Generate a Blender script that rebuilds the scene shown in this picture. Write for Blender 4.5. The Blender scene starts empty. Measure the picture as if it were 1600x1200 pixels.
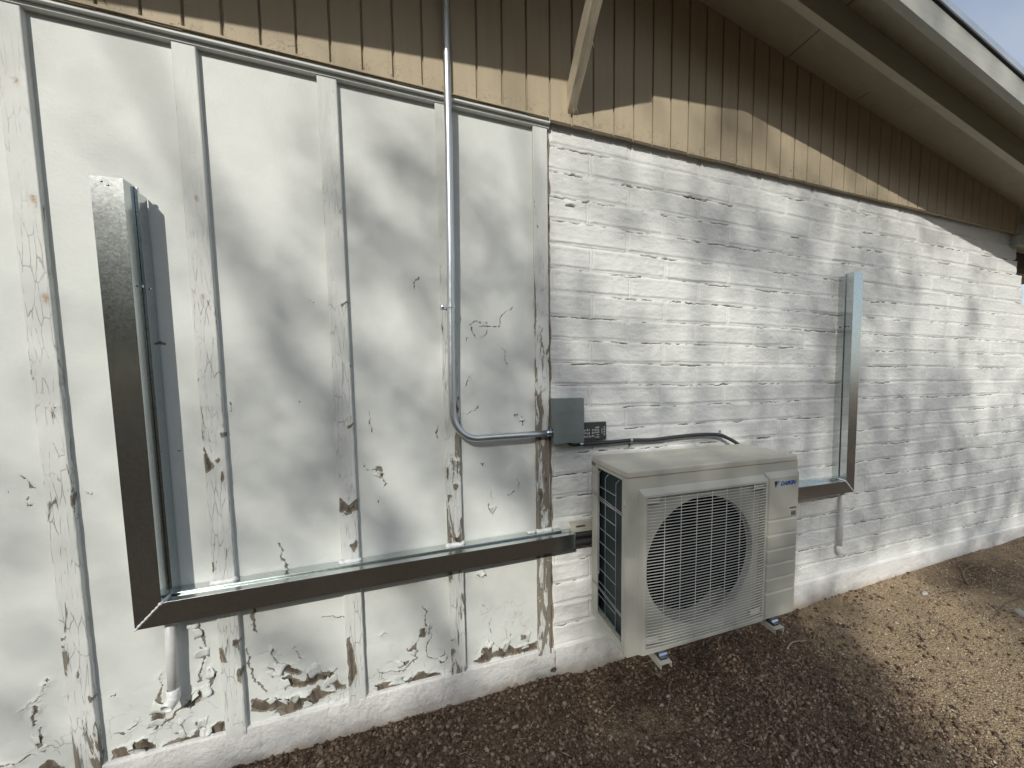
import bpy, bmesh, math, random
import numpy as np
from mathutils import Vector, Matrix, Quaternion
SC = bpy.context.scene
COL = SC.collection
rnd = random.Random(7)
# ---------------------------------------------------------------- camera
F_PX = 615.488
cam_d = bpy.data.cameras.new('camera'); cam = bpy.data.objects.new('camera', cam_d); COL.objects.link(cam)
cam_d.sensor_width = 36.0; cam_d.sensor_fit = 'HORIZONTAL'
cam_d.lens = F_PX / 1600.0 * 36.0
cam_d.shift_x = -96.931 / 1600.0; cam_d.shift_y = 40.293 / 1600.0
cam_d.clip_start = 0.02; cam_d.clip_end = 2000
yaw, pit, rol = math.radians(21.0843), math.radians(-4.5695), math.radians(-0.2023)
fw = Vector((math.sin(yaw)*math.cos(pit), math.cos(yaw)*math.cos(pit), math.sin(pit)))
rt = Vector((math.cos(yaw), -math.sin(yaw), 0)); up = rt.cross(fw)
rt, up = rt*math.cos(rol)+up*math.sin(rol), -rt*math.sin(rol)+up*math.cos(rol)
M = Matrix((rt, up, -fw)).transposed().to_4x4(); M.translation = Vector((0, -1.7747, 1.475))
cam.matrix_world = M
SC.camera = cam
# ---------------------------------------------------------------- light
SUN = Vector((0.46, 1.0, -0.66)).normalized()
elev = math.asin(-SUN.z); azim = math.atan2(-SUN.x, -SUN.y)
w = bpy.data.worlds.new('World'); SC.world = w; w.use_nodes = True
nt = w.node_tree; bgn = nt.nodes['Background']
sky = nt.nodes.new('ShaderNodeTexSky'); sky.sky_type = 'NISHITA'; sky.sun_disc = False
sky.sun_elevation = elev; sky.sun_rotation = azim % (2*math.pi); sky.dust_density = 1.5; sky.air_density = 1.0
# thin high cloud over the blue
tc = nt.nodes.new('ShaderNodeTexCoord'); cn = nt.nodes.new('ShaderNodeTexNoise'); cn.inputs['Scale'].default_value = 2.2; cn.inputs['Detail'].default_value = 5
cr_ = nt.nodes.new('ShaderNodeMapRange'); cr_.inputs['From Min'].default_value = .25; cr_.inputs['From Max'].default_value = .70; cr_.inputs['To Max'].default_value = .60
mx = nt.nodes.new('ShaderNodeMix'); mx.data_type = 'RGBA'; mx.inputs['B'].default_value = (5.15, 5.25, 5.35, 1)
nt.links.new(tc.outputs['Generated'], cn.inputs['Vector']); nt.links.new(cn.outputs['Fac'], cr_.inputs['Value'])
nt.links.new(cr_.outputs['Result'], mx.inputs['Factor']); nt.links.new(sky.outputs['Color'], mx.inputs['A'])
nt.links.new(mx.outputs['Result'], bgn.inputs['Color']); bgn.inputs['Strength'].default_value = 0.16
sd = bpy.data.lights.new('sun', 'SUN'); sd.energy = 2.95; sd.angle = math.radians(0.53); sd.color = (1.0, .965, .89)
so = bpy.data.objects.new('sun', sd); COL.objects.link(so); so.rotation_mode = 'QUATERNION'; so.rotation_quaternion = SUN.to_track_quat('-Z', 'Y'); so.location = (-6, -12, 9)
SC.view_settings.view_transform = 'Standard'; SC.view_settings.look = 'None'; SC.view_settings.exposure = 0.0; SC.view_settings.gamma = 1.0
SC.cycles.max_bounces = 6; SC.cycles.diffuse_bounces = 2; SC.cycles.glossy_bounces = 3; SC.cycles.transmission_bounces = 2
SC.cycles.use_denoising = True
# ---------------------------------------------------------------- helpers
def tag(o, label=None, cat=None, group=None, kind=None):
    if label: o['label'] = label
    if cat: o['category'] = cat
    if group: o['group'] = group
    if kind: o['kind'] = kind
    return o
def empty(name, loc=(0, 0, 0)):
    o = bpy.data.objects.new(name, None); o.empty_display_size = .1; COL.objects.link(o); o.location = loc; return o
def link(name, me, mat, parent=None):
    o = bpy.data.objects.new(name, me); COL.objects.link(o)
    if mat: me.materials.append(mat)
    if parent:
        o.parent = parent; 
        bpy.context.view_layer.update()
        o.matrix_parent_inverse = parent.matrix_world.inverted()
    return o
class MB:
    def __init__(s): s.v = []; s.f = []
    def add(s, vs, fs):
        b = len(s.v); s.v += [tuple(v) for v in vs]; s.f += [tuple(b+i for i in f) for f in fs]; return s
    def box(s, a, b):
        x0, y0, z0 = a; x1, y1, z1 = b
        return s.add([(x0,y0,z0),(x1,y0,z0),(x1,y1,z0),(x0,y1,z0),(x0,y0,z1),(x1,y0,z1),(x1,y1,z1),(x0,y1,z1)],
                     [(0,3,2,1),(4,5,6,7),(0,1,5,4),(1,2,6,5),(2,3,7,6),(3,0,4,7)])
    def hexa(s, p):  # 8 points: bottom 4 (ccw from above), top 4
        return s.add(p, [(0,3,2,1),(4,5,6,7),(0,1,5,4),(1,2,6,5),(2,3,7,6),(3,0,4,7)])
    def tube(s, pts, r, n=10, cap=True):
        pts = [Vector(p) for p in pts]; rings = []
        t0 = (pts[1]-pts[0]).normalized(); ref = Vector((0,0,1)) if abs(t0.z) < .9 else Vector((0,1,0))
        u = t0.cross(ref).normalized()
        for i, p in enumerate(pts):
            t = (pts[min(i+1, len(pts)-1)]-pts[max(i-1, 0)]).normalized()
            u = (u - t*u.dot(t)).normalized(); v = t.cross(u)
            rr = r[i] if isinstance(r, (list, tuple)) else r
            rings.append([p+(u*math.cos(2*math.pi*k/n)+v*math.sin(2*math.pi*k/n))*rr for k in range(n)])
        vs = [q for R in rings for q in R]; fs = []
        for i in range(len(rings)-1):
            for k in range(n):
                a = i*n+k; b = i*n+(k+1) % n; fs.append((a, b, b+n, a+n))
        if cap: fs.append(tuple(range(n-1, -1, -1))); fs.append(tuple((len(rings)-1)*n+k for k in range(n)))
        return s.add(vs, fs)
    def prism(s, outline, y0, y1):  # outline in (x,z)
        n = len(outline)
        vs = [(x, y0, z) for x, z in outline]+[(x, y1, z) for x, z in outline]
        fs = [tuple(range(n)), tuple(range(2*n-1, n-1, -1))]+[(i, i+n, (i+1) % n+n, (i+1) % n) for i in range(n)]
        return s.add(vs, fs)
    def build(s, name, mat, parent=None, bevel=0, smooth=False, seg=2):
        me = bpy.data.meshes.new(name); me.from_pydata(s.v, [], s.f); me.update()
        bm = bmesh.new(); bm.from_mesh(me); bmesh.ops.recalc_face_normals(bm, faces=bm.faces); bm.to_mesh(me); bm.free()
        o = link(name, me, mat, parent)
        if bevel:
            m = o.modifiers.new('bevel', 'BEVEL'); m.width = bevel; m.segments = seg; m.limit_method = 'ANGLE'; m.angle_limit = math.radians(40)
        if smooth:
            for p in me.polygons: p.use_smooth = True
            if smooth != 'all':
                me.set_sharp_from_angle(angle=math.radians(40))
        return o
_tab = np.random.RandomState(3).rand(512, 512)
def vn(x, y, s=0):
    x = x+s*37.13; y = y+s*91.7
    xi = np.floor(x).astype(int); yi = np.floor(y).astype(int); fx = x-xi; fy = y-yi
    fx = fx*fx*(3-2*fx); fy = fy*fy*(3-2*fy)
    T = lambda a, b: _tab[a % 512, b % 512]
    return (T(xi, yi)*(1-fx)+T(xi+1, yi)*fx)*(1-fy)+(T(xi, yi+1)*(1-fx)+T(xi+1, yi+1)*fx)*fy
def fbm(x, y, s=0, o=4):
    r = 0; a = .5
    for i in range(o): r = r+a*vn(x*2**i, y*2**i, s+i*5); a *= .5
    return r
def gridmesh(name, P, attrs, mat, parent=None, flip=False, smooth=True):
    n, m, _ = P.shape
    me = bpy.data.meshes.new(name); me.vertices.add(n*m); me.vertices.foreach_set('co', P.reshape(-1).astype(np.float32))
    idx = np.arange(n*m).reshape(n, m)
    q = np.stack([idx[:-1, :-1], idx[:-1, 1:], idx[1:, 1:], idx[1:, :-1]], -1).reshape(-1, 4)
    if flip: q = q[:, ::-1]
    k = len(q); me.loops.add(4*k); me.loops.foreach_set('vertex_index', q.reshape(-1).astype(np.int32))
    me.polygons.add(k); me.polygons.foreach_set('loop_start', np.arange(0, 4*k, 4, dtype=np.int32)); me.polygons.foreach_set('loop_total', np.full(k, 4, dtype=np.int32))
    me.update(calc_edges=True); me.validate()
    me.polygons.foreach_set('use_smooth', np.full(k, smooth, dtype=bool))
    for an, av in attrs.items():
        a = me.attributes.new(an, 'FLOAT', 'POINT'); a.data.foreach_set('value', np.asarray(av, dtype=np.float32).reshape(-1))
    return link(name, me, mat, parent)
def sdf(X, Z, polys, lines, wx=None, wz=None):
    """signed distance (m): negative inside peeled patches and cracks"""
    D = np.full(X.shape, .2)
    xs = X[0]; zs = Z[:, 0]
    def seg(px, pz, a, b):
        ax, az = a; bx, bz = b; dx, dz = bx-ax, bz-az; L = dx*dx+dz*dz+1e-12
        t = np.clip(((px-ax)*dx+(pz-az)*dz)/L, 0, 1); return np.hypot(px-ax-t*dx, pz-az-t*dz)
    for item in [(p, None) for p in polys]+list(lines):
        pts, wd = item; q = np.array(pts); pad = .06
        i0, i1 = np.searchsorted(xs, [q[:, 0].min()-pad, q[:, 0].max()+pad]); j0, j1 = np.searchsorted(zs, [q[:, 1].min()-pad, q[:, 1].max()+pad])
        if i1 <= i0 or j1 <= j0: continue
        sx = X[j0:j1, i0:i1]; sz = Z[j0:j1, i0:i1]
        if wx is not None: sx = sx+wx[j0:j1, i0:i1]; sz = sz+wz[j0:j1, i0:i1]
        d = np.full(sx.shape, 9.)
        n = len(pts)
        for k in range(n if wd is None else n-1): d = np.minimum(d, seg(sx, sz, pts[k], pts[(k+1) % n]))
        if wd is None:
            ins = np.zeros(sx.shape, bool)
            for k in range(n):
                (x1, z1), (x2, z2) = pts[k], pts[(k+1) % n]
                if z1 == z2: continue
                c = ((z1 > sz) != (z2 > sz)) & (sx < (x2-x1)*(sz-z1)/(z2-z1)+x1); ins ^= c
            d = np.where(ins, -d, d)
        else: d = d-wd/2-.0006
        D[j0:j1, i0:i1] = np.minimum(D[j0:j1, i0:i1], d)
    return D
# ---------------------------------------------------------------- materials
def mat(name, col=(.5, .5, .5), rough=.6, metal=0., spec=.5):
    m = bpy.data.materials.new(name); m.use_nodes = True; b = m.node_tree.nodes['Principled BSDF']
    b.inputs['Base Color'].default_value = (*col, 1); b.inputs['Roughness'].default_value = rough; b.inputs['Metallic'].default_value = metal
    b.inputs['Specular IOR Level'].default_value = spec
    return m
class N:
    def __init__(s, m): s.t = m.node_tree; s.b = s.t.nodes['Principled BSDF']
    def n(s, kind, **k):
        o = s.t.nodes.new('ShaderNode'+kind)
        for a, v in k.items():
            if hasattr(o, a) and not isinstance(v, bpy.types.NodeSocket) and a not in ('scale',): 
                try: setattr(o, a, v); continue
                except Exception: pass
            s.set(o, a, v)
        return o
    def set(s, o, a, v):
        i = o.inputs[a if isinstance(a, int) else a.replace('_', ' ').title() if a.replace('_', ' ').title() in o.inputs else a]
        if isinstance(v, bpy.types.NodeSocket): s.t.links.new(v, i)
        else: i.default_value = v
    def co(s, scale=(1, 1, 1)):
        c = s.t.nodes.new('ShaderNodeNewGeometry'); m = s.t.nodes.new('ShaderNodeMapping'); m.inputs['Scale'].default_value = scale
        s.t.links.new(c.outputs['Position'], m.inputs['Vector']); return m.outputs[0]
    def noise(s, scale=5, detail=4, rough=.55, vec=None, stretch=(1, 1, 1), dist=0):
        o = s.t.nodes.new('ShaderNodeTexNoise'); o.inputs['Scale'].default_value = scale; o.inputs['Detail'].default_value = detail; o.inputs['Roughness'].default_value = rough; o.inputs['Distortion'].default_value = dist
        s.t.links.new(vec or s.co(stretch), o.inputs['Vector']); return o.outputs['Fac']
    def vor(s, scale=5, stretch=(1, 1, 1), feature='F1', out='Distance'):
        o = s.t.nodes.new('ShaderNodeTexVoronoi'); o.feature = feature; o.inputs['Scale'].default_value = scale
        s.t.links.new(s.co(stretch), o.inputs['Vector']); return o.outputs[out]
    def attr(s, name):
        o = s.t.nodes.new('ShaderNodeAttribute'); o.attribute_name = name; return o.outputs['Fac']
    def math(s, op, a, b=0., c=0., clamp=False):
        o = s.t.nodes.new('ShaderNodeMath'); o.operation = op; o.use_clamp = clamp
        for i, v in enumerate((a, b, c)):
            if isinstance(v, bpy.types.NodeSocket): s.t.links.new(v, o.inputs[i])
            else: o.inputs[i].default_value = v
        return o.outputs[0]
    def mr(s, v, a, b, c=0., d=1.):
        o = s.t.nodes.new('ShaderNodeMapRange'); o.clamp = True
        for i, q in zip(('Value', 'From Min', 'From Max', 'To Min', 'To Max'), (v, a, b, c, d)):
            if isinstance(q, bpy.types.NodeSocket): s.t.links.new(q, o.inputs[i])
            else: o.inputs[i].default_value = q
        return o.outputs[0]
    def mix(s, f, a, b):
        o = s.t.nodes.new('ShaderNodeMix'); o.data_type = 'RGBA'
        for i, q in zip(('Factor', 'A', 'B'), (f, a, b)):
            i = o.inputs[[k for k, x in enumerate(o.inputs) if x.name == i and (x.type == 'RGBA' or i == 'Factor')][0]]
            if isinstance(q, bpy.types.NodeSocket): s.t.links.new(q, i)
            elif isinstance(q, (int, float)): i.default_value = q
            else: i.default_value = (*q, 1) if len(q) == 3 else q
        return [x for x in o.outputs if x.type == 'RGBA'][0]
    def bump(s, h, dist=.002, strength=1., normal=None):
        o = s.t.nodes.new('ShaderNodeBump'); o.inputs['Distance'].default_value = dist; o.inputs['Strength'].default_value = strength
        s.t.links.new(h, o.inputs['Height'])
        if normal: s.t.links.new(normal, o.inputs['Normal'])
        return o.outputs[0]
    def out(s, **k):
        for a, v in k.items(): s.set(s.b, {'col': 'Base Color', 'rough': 'Roughness', 'normal': 'Normal', 'metal': 'Metallic'}[a], v)
def peeling(name, streak=False, base=(.70, .725, .69), bare1=(.06, .047, .036), bare2=(.19, .158, .12), amp=.0035):
    m = mat(name, base, .55, spec=.35); g = N(m)
    sdv = g.attr('sd')
    n1 = g.noise(260, 3, .6, stretch=(1, 1, .6)); n2 = g.noise(60, 2)
    d = g.math('ADD', sdv, g.math('MULTIPLY', g.math('SUBTRACT', n1, .5), amp*1.1))
    d = g.math('ADD', d, g.math('MULTIPLY', g.math('SUBTRACT', n2, .5), amp))
    peel = g.mr(d, .0004, -.0004)
    edge = g.mr(d, .0035, .0)          # thin lifted rim
    if streak:
        s1 = g.noise(30, 7, .68, stretch=(1, 1, .16), dist=.9); s2 = g.noise(9, 3, .5, stretch=(1, 1, .35))
        v = g.math('ADD', s1, g.math('MULTIPLY', g.math('SUBTRACT', s2, .5), .35))
        th = g.math('SUBTRACT', .80, g.math('MULTIPLY', g.attr('streak'), .27))
        st = g.mr(g.math('SUBTRACT', v, th), 0., .008)
        peel = g.math('MAXIMUM', peel, st)
        edge = g.math('MAXIMUM', edge, g.mr(g.math('SUBTRACT', v, th), -.03, 0))
    grain = g.noise(30, 5, .6, stretch=(3, 3, .12) if streak else (1, 1, .3))
    bare = g.mix(g.mr(grain, .38, .62), bare1, bare2)
    old = g.mr(g.math('ADD', d, g.math('MULTIPLY', g.math('SUBTRACT', g.noise(35, 4, .65), .5), .03)), -.0065, -.005)
    bare = g.mix(g.math('MULTIPLY', old, .5), bare, (.34, .31, .25))
    dirt = g.mr(g.noise(2.2, 5, .6), .3, .75, .93, 1.03)
    # fine crazing of the old paint, denser toward the foot of the wall
    gp = g.n('NewGeometry'); sxyz = g.n('SeparateXYZ'); g.t.links.new(gp.outputs['Position'], sxyz.inputs[0])
    wob = g.t.nodes.new('ShaderNodeTexNoise'); wob.inputs['Scale'].default_value = 14; wob.inputs['Detail'].default_value = 4
    va = g.t.nodes.new('ShaderNodeVectorMath'); va.operation = 'MULTIPLY_ADD'; g.t.links.new(g.co((1, 1, .35 if streak else .8)), wob.inputs['Vector']); g.t.links.new(wob.outputs['Color'], va.inputs[0]); va.inputs[1].default_value = (.022, .022, .022) if streak else (.07, .07, .07); g.t.links.new(g.co((1, 1, .13 if streak else .8)), va.inputs[2])
    vo = g.t.nodes.new('ShaderNodeTexVoronoi'); vo.feature = 'DISTANCE_TO_EDGE'; vo.inputs['Scale'].default_value = 62 if streak else 17; g.t.links.new(va.outputs[0], vo.inputs['Vector'])
    craz = g.mr(vo.outputs['Distance'], .030, .008)
    zn = g.math('ADD', sxyz.outputs[2], g.math('MULTIPLY', g.math('SUBTRACT', g.noise(4, 4, .65), .5), 2.6 if streak else 1.5))
    craz = g.math('MULTIPLY', craz, g.mr(zn, 2.5 if streak else .34, 1.6 if streak else .16)); craz = g.math('MULTIPLY', craz, g.mr(g.noise(22, 3), .42, .58))
    pc = g.mix(g.mr(g.noise(14, 4, .6), .35, .75), tuple(c*.97 for c in base), tuple(min(1, c*1.03) for c in base))
    hs = g.n('HueSaturation'); g.set(hs, 'Color', pc); g.set(hs, 'Value', dirt)
    pc = hs.outputs[0]
    rs = g.attr('rust'); rn = g.math('MULTIPLY', rs, g.mr(g.noise(120, 3), .25, .6), clamp=True)
    pc = g.mix(rn, pc, (.38, .19, .07))
    pc = g.mix(g.math('MULTIPLY', craz, .5 if streak else .42), pc, (.22, .20, .17))
    col = g.mix(peel, pc, bare)
    h = g.math('SUBTRACT', g.math('MULTIPLY', edge, .35), g.math('ADD', g.math('MULTIPLY', peel, 1.35), g.math('MULTIPLY', craz, .7)))
    nb = g.bump(h, .0016, 1.)
    fine = g.math('ADD', g.noise(90, 4, .6, stretch=(1, 1, .25) if streak else (1, 1, 1)), g.math('MULTIPLY', g.noise(12, 3), 1.4))
    nb = g.bump(fine, .0022 if streak else .0011, .6, nb)
    g.out(col=col, normal=nb, rough=g.mr(peel, 0, 1, .5, .9))
    return m
M_panel = peeling('painted_plywood')
M_batten = peeling('painted_batten', True, base=(.69, .71, .675))
def weathered(name, col, grain=(1, 1, .1), rough=.65, amt=.12, bump=.0015, scale=30, crack=None):
    m = mat(name, col, rough, spec=.3); g = N(m)
    n = g.noise(scale, 5, .6, stretch=grain); n2 = g.noise(3, 4, .6)
    a = tuple(c*(1-amt) for c in col); b = tuple(min(1, c*(1+amt)) for c in col)
    c = g.mix(g.mr(g.math('ADD', g.math('MULTIPLY', n, .6), g.math('MULTIPLY', n2, .4)), .35, .65), a, b)
    h = n
    if crack:
        k = g.mr(g.noise(crack[0], 4, .7, stretch=crack[1]), crack[2], crack[2]+.03); k = g.math('MULTIPLY', k, g.mr(g.noise(1.7, 3), .45, .6))
        c = g.mix(k, c, tuple(q*.25 for q in col)); h = g.math('SUBTRACT', n, g.math('MULTIPLY', k, 2.5))
    g.out(col=c, normal=g.bump(h, bump, .7)); return m
M_siding = weathered('tan_painted_siding', (.47, .395, .275), (1, 1, .08), .6, .06, .0008, 40)
M_soffit = weathered('soffit_paint', (.42, .39, .30), (.25, 1, 1), .7, .10, .0015, 30, crack=(22, (1, .09, .3), .66))
M_beam = weathered('beam_paint', (.44, .42, .33), (.06, 1, 1), .65, .08, .0012, 30)
M_fascia = weathered('fascia_paint', (.42, .425, .385), (.06, 1, 1), .65, .10, .001, 30, crack=(16, (.12, 1, 1), .72))
M_brace = weathered('raw_lumber_brace', (.60, .53, .40), (1, .12, .12), .75, .25, .003, 60)
M_roof = weathered('roofing', (.10, .10, .10), (1, 1, 1), .8)
M_drip = mat('drip_edge_metal', (.55, .60, .64), .35, .6)
def galvanized(name, base=(.60, .64, .635), rough=.17, sp=110):
    m = mat(name, base, rough, 1.); g = N(m)
    v = g.vor(sp*1.6, out='Color'); sep = g.n('SeparateColor'); g.t.links.new(v, sep.inputs[0])
    cell = sep.outputs[0]; n = g.noise(8, 5, .6); sm = g.noise(2.5, 4, .7)
    a = tuple(c*.88 for c in base); b = tuple(min(1, c*1.10) for c in base)
    c = g.mix(g.math('ADD', g.math('MULTIPLY', cell, .55), g.math('MULTIPLY', n, .45)), a, b)
    r = g.math('ADD', g.mr(cell, 0, 1, rough*.96, rough*1.08), g.mr(sm, .3, .8, 0, .05))
    wav = g.noise(1.6, 2, .5)
    g.out(col=c, rough=r, normal=g.bump(g.math('ADD', g.math('MULTIPLY', wav, 3.), g.math('MULTIPLY', cell, .0)), .0006, .3)); return m
M_galv = galvanized('galvanized_sheet')
M_emt = mat('galvanized_conduit', (.70, .73, .74), .38, 1.)
gg = N(M_emt); gg.out(rough=gg.mr(gg.noise(40, 4, .6), .3, .7, .34, .46))
M_caulk = mat('white_caulk', (.78, .79, .78), .5); gg = N(M_caulk); gg.out(normal=gg.bump(gg.noise(180, 3), .002, .8))
M_ac = mat('beige_appliance_paint', (.515, .51, .44), .42, spec=.4); gg = N(M_ac)
gg.out(col=gg.mix(gg.mr(gg.noise(5, 4, .6), .4, .75), (.515, .51, .44), (.475, .465, .395)), normal=gg.bump(gg.noise(700, 2), .0003, .4))
M_acw = mat('grille_wire_plastic', (.62, .62, .57), .45)
M_white = mat('white_plastic', (.72, .73, .72), .5)
M_guard = mat('grey_coated_wire', (.40, .41, .40), .4)
M_coil = mat('coil_fins', (.02, .05, .055), .45, .3); gg = N(M_coil)
_w = gg.noise(3, 0, .5, stretch=(1, 260, .05)); gg.out(col=gg.mix(gg.mr(_w, .4, .6), (.006, .018, .021), (.016, .045, .052)), normal=gg.bump(_w, .001, .7))
M_black = mat('dark_plastic', (.005, .005, .0055), .7, spec=.15)
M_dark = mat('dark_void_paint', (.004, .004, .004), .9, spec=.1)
M_rubber = mat('black_rubber', (.02, .02, .021), .65); gg = N(M_rubber); gg.out(normal=gg.bump(gg.noise(150, 3), .001, .5))
M_whip = mat('dark_grey_conduit_jacket', (.045, .047, .05), .38)
M_box = mat('grey_enamel', (.195, .23, .22), .42); gg = N(M_box)
gg.out(col=gg.mix(gg.mr(gg.noise(12, 5, .6, stretch=(1, 1, 3)), .55, .75), (.195, .23, .22), (.235, .265, .25)))
M_label = mat('dark_label', (.05, .052, .052), .4)
M_ink = mat('white_print', (.6, .62, .62), .5)
M_zinc = mat('zinc_fitting', (.62, .72, .80), .22, 1.)
M_blue = mat('blue_print', (.01, .10, .35), .4)
M_cyan = mat('light_blue_print', (.02, .25, .5), .4)
M_inkd = mat('black_print', (.02, .02, .02), .5)
M_bracket = mat('cream_powder_coat', (.46, .45, .38), .45)
M_pvc = mat('white_pvc', (.74, .75, .74), .38); gg = N(M_pvc)
gg.out(col=gg.mix(gg.mr(gg.noise(14, 4, .6), .4, .8), (.74, .75, .74), (.62, .60, .55)))
# traced paint damage (x, z on the wall, metres) and shade clumps
PEEL=[[(-1.2154,0.3309),(-1.2273,0.2933),(-1.225,0.2529),(-1.2099,0.2412),(-1.2149,0.2736)],[(-1.2264,0.1898),(-1.2031,0.1986),(-1.1768,0.1745),(-1.1782,0.1556),(-1.2276,0.1749)],[(-0.8985,0.3905),(-0.9017,0.3425),(-0.9037,0.294),(-0.9092,0.2547),(-0.9226,0.2304),(-0.9439,0.2172),(-0.9315,0.2457),(-0.9473,0.2527),(-0.9297,0.2983),(-0.9182,0.3395)],[(-0.8035,0.597),(-0.7933,0.5946),(-0.7997,0.5692),(-0.8033,0.5807)],[(-0.7991,0.5691),(-0.7817,0.555),(-0.7715,0.5195),(-0.7705,0.4861),(-0.7782,0.5113),(-0.7946,0.5434)],[(-0.7943,0.5006),(-0.7723,0.4866),(-0.7741,0.458),(-0.7886,0.4727)],[(-0.764,0.4076),(-0.7504,0.3827),(-0.7632,0.3485),(-0.7776,0.3393),(-0.7711,0.3736)],[(-0.7795,0.3383),(-0.7986,0.3315),(-0.8246,0.3102),(-0.8508,0.281),(-0.8356,0.2803),(-0.8072,0.2922),(-0.7902,0.3163)],[(-1.0481,0.1452),(-1.0402,0.1785),(-1.0091,0.1833),(-0.963,0.1911),(-0.9438,0.176),(-0.9369,0.1487),(-0.9831,0.1493),(-1.0174,0.1457)],[(-0.907,0.1544),(-0.8643,0.1642),(-0.8213,0.1659),(-0.802,0.1762),(-0.7707,0.1739),(-0.7412,0.1854),(-0.7391,0.1457),(-0.7725,0.1445),(-0.798,0.1406),(-0.8473,0.1455),(-0.878,0.1397)],[(-0.8839,0.1879),(-0.8629,0.1864),(-0.8595,0.1734),(-0.8756,0.1766)],[(-0.8689,0.2345),(-0.8532,0.225),(-0.8535,0.2008),(-0.8625,0.2114)],[(-0.8199,0.2078),(-0.7958,0.2056),(-0.798,0.1902),(-0.8165,0.1939)],[(-0.5578,0.3599),(-0.5165,0.3465),(-0.4919,0.31),(-0.5282,0.3249)],[(-0.6018,0.3705),(-0.5757,0.3473),(-0.574,0.3275)],[(-0.5434,0.3026),(-0.5221,0.3053),(-0.4949,0.2793),(-0.4664,0.2709),(-0.4611,0.3056),(-0.4426,0.3094),(-0.4346,0.3235),(-0.4217,0.2852),(-0.3771,0.2769),(-0.3635,0.2405),(-0.3306,0.2026),(-0.365,0.2083),(-0.3935,0.2494),(-0.4224,0.2689),(-0.4452,0.2555),(-0.4747,0.2507),(-0.5103,0.2587),(-0.5376,0.2786)],[(-0.6428,0.2401),(-0.6326,0.2413),(-0.6198,0.2284),(-0.5956,0.234),(-0.5829,0.2123),(-0.5613,0.2277),(-0.5412,0.208),(-0.5056,0.2103),(-0.4976,0.2259),(-0.4619,0.2149),(-0.4316,0.2331),(-0.4253,0.2082),(-0.3731,0.1968),(-0.4038,0.1877),(-0.4419,0.1719),(-0.486,0.1677),(-0.53,0.1502),(-0.578,0.1749),(-0.5567,0.1815),(-0.5909,0.1926),(-0.6381,0.2034),(-0.6445,0.2099)],[(-0.3877,0.2938),(-0.3689,0.2903),(-0.3756,0.2774)],[(-0.0446,0.3838),(-0.0124,0.3809),(-0.0156,0.3353),(-0.0475,0.3502)],[(-0.0843,0.3057),(-0.0597,0.3209),(-0.0561,0.2983),(-0.068,0.2798),(-0.1006,0.3051)],[(-0.1303,0.2547),(-0.0861,0.2523),(-0.0902,0.2328),(-0.1267,0.2371)],[(0.0328,0.2227),(0.062,0.2268),(0.0575,0.1976),(0.0412,0.2001)],[(-0.2283,0.1813),(-0.1916,0.1752),(-0.125,0.1651),(-0.0823,0.1623),(-0.047,0.1769),(0.0237,0.1585),(0.0738,0.1573),(0.0688,0.1414),(0.0233,0.1465),(-0.0479,0.1472),(-0.1173,0.1431),(-0.1926,0.1512),(-0.2308,0.1571)],[(0.2062,0.578),(0.2305,0.5957),(0.2511,0.5644)],[(0.1872,0.1668),(0.2216,0.1835),(0.2271,0.2134),(0.2523,0.2467),(0.2798,0.2312),(0.2772,0.2002),(0.3315,0.1965),(0.34,0.2156),(0.3775,0.179),(0.4565,0.1855),(0.4801,0.1882),(0.4819,0.1514),(0.4242,0.1503),(0.3617,0.1616),(0.2805,0.1675),(0.2113,0.1601)],[(0.4097,0.243),(0.4412,0.2384),(0.4378,0.223),(0.4146,0.2202)],[(-0.1893,1.1109),(-0.1679,1.1153),(-0.1654,1.0759),(-0.1808,1.0862)],[(-0.2253,1.143),(-0.2217,1.1181),(-0.2159,1.1088),(-0.2265,1.1142)],[(0.4219,1.3036),(0.4341,1.2978),(0.4305,1.2689),(0.4226,1.2857)],[(0.3898,1.3092),(0.4005,1.3132),(0.3986,1.3044),(0.3928,1.3024)],[(0.2667,0.8849),(0.2848,0.8804),(0.2772,0.8688),(0.2677,0.87)],[(-0.8252,1.6072),(-0.8173,1.6002),(-0.8191,1.5893),(-0.8309,1.5969)],[(0.2277,1.7245),(0.246,1.7272),(0.2659,1.7144),(0.2457,1.7135)]]
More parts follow.
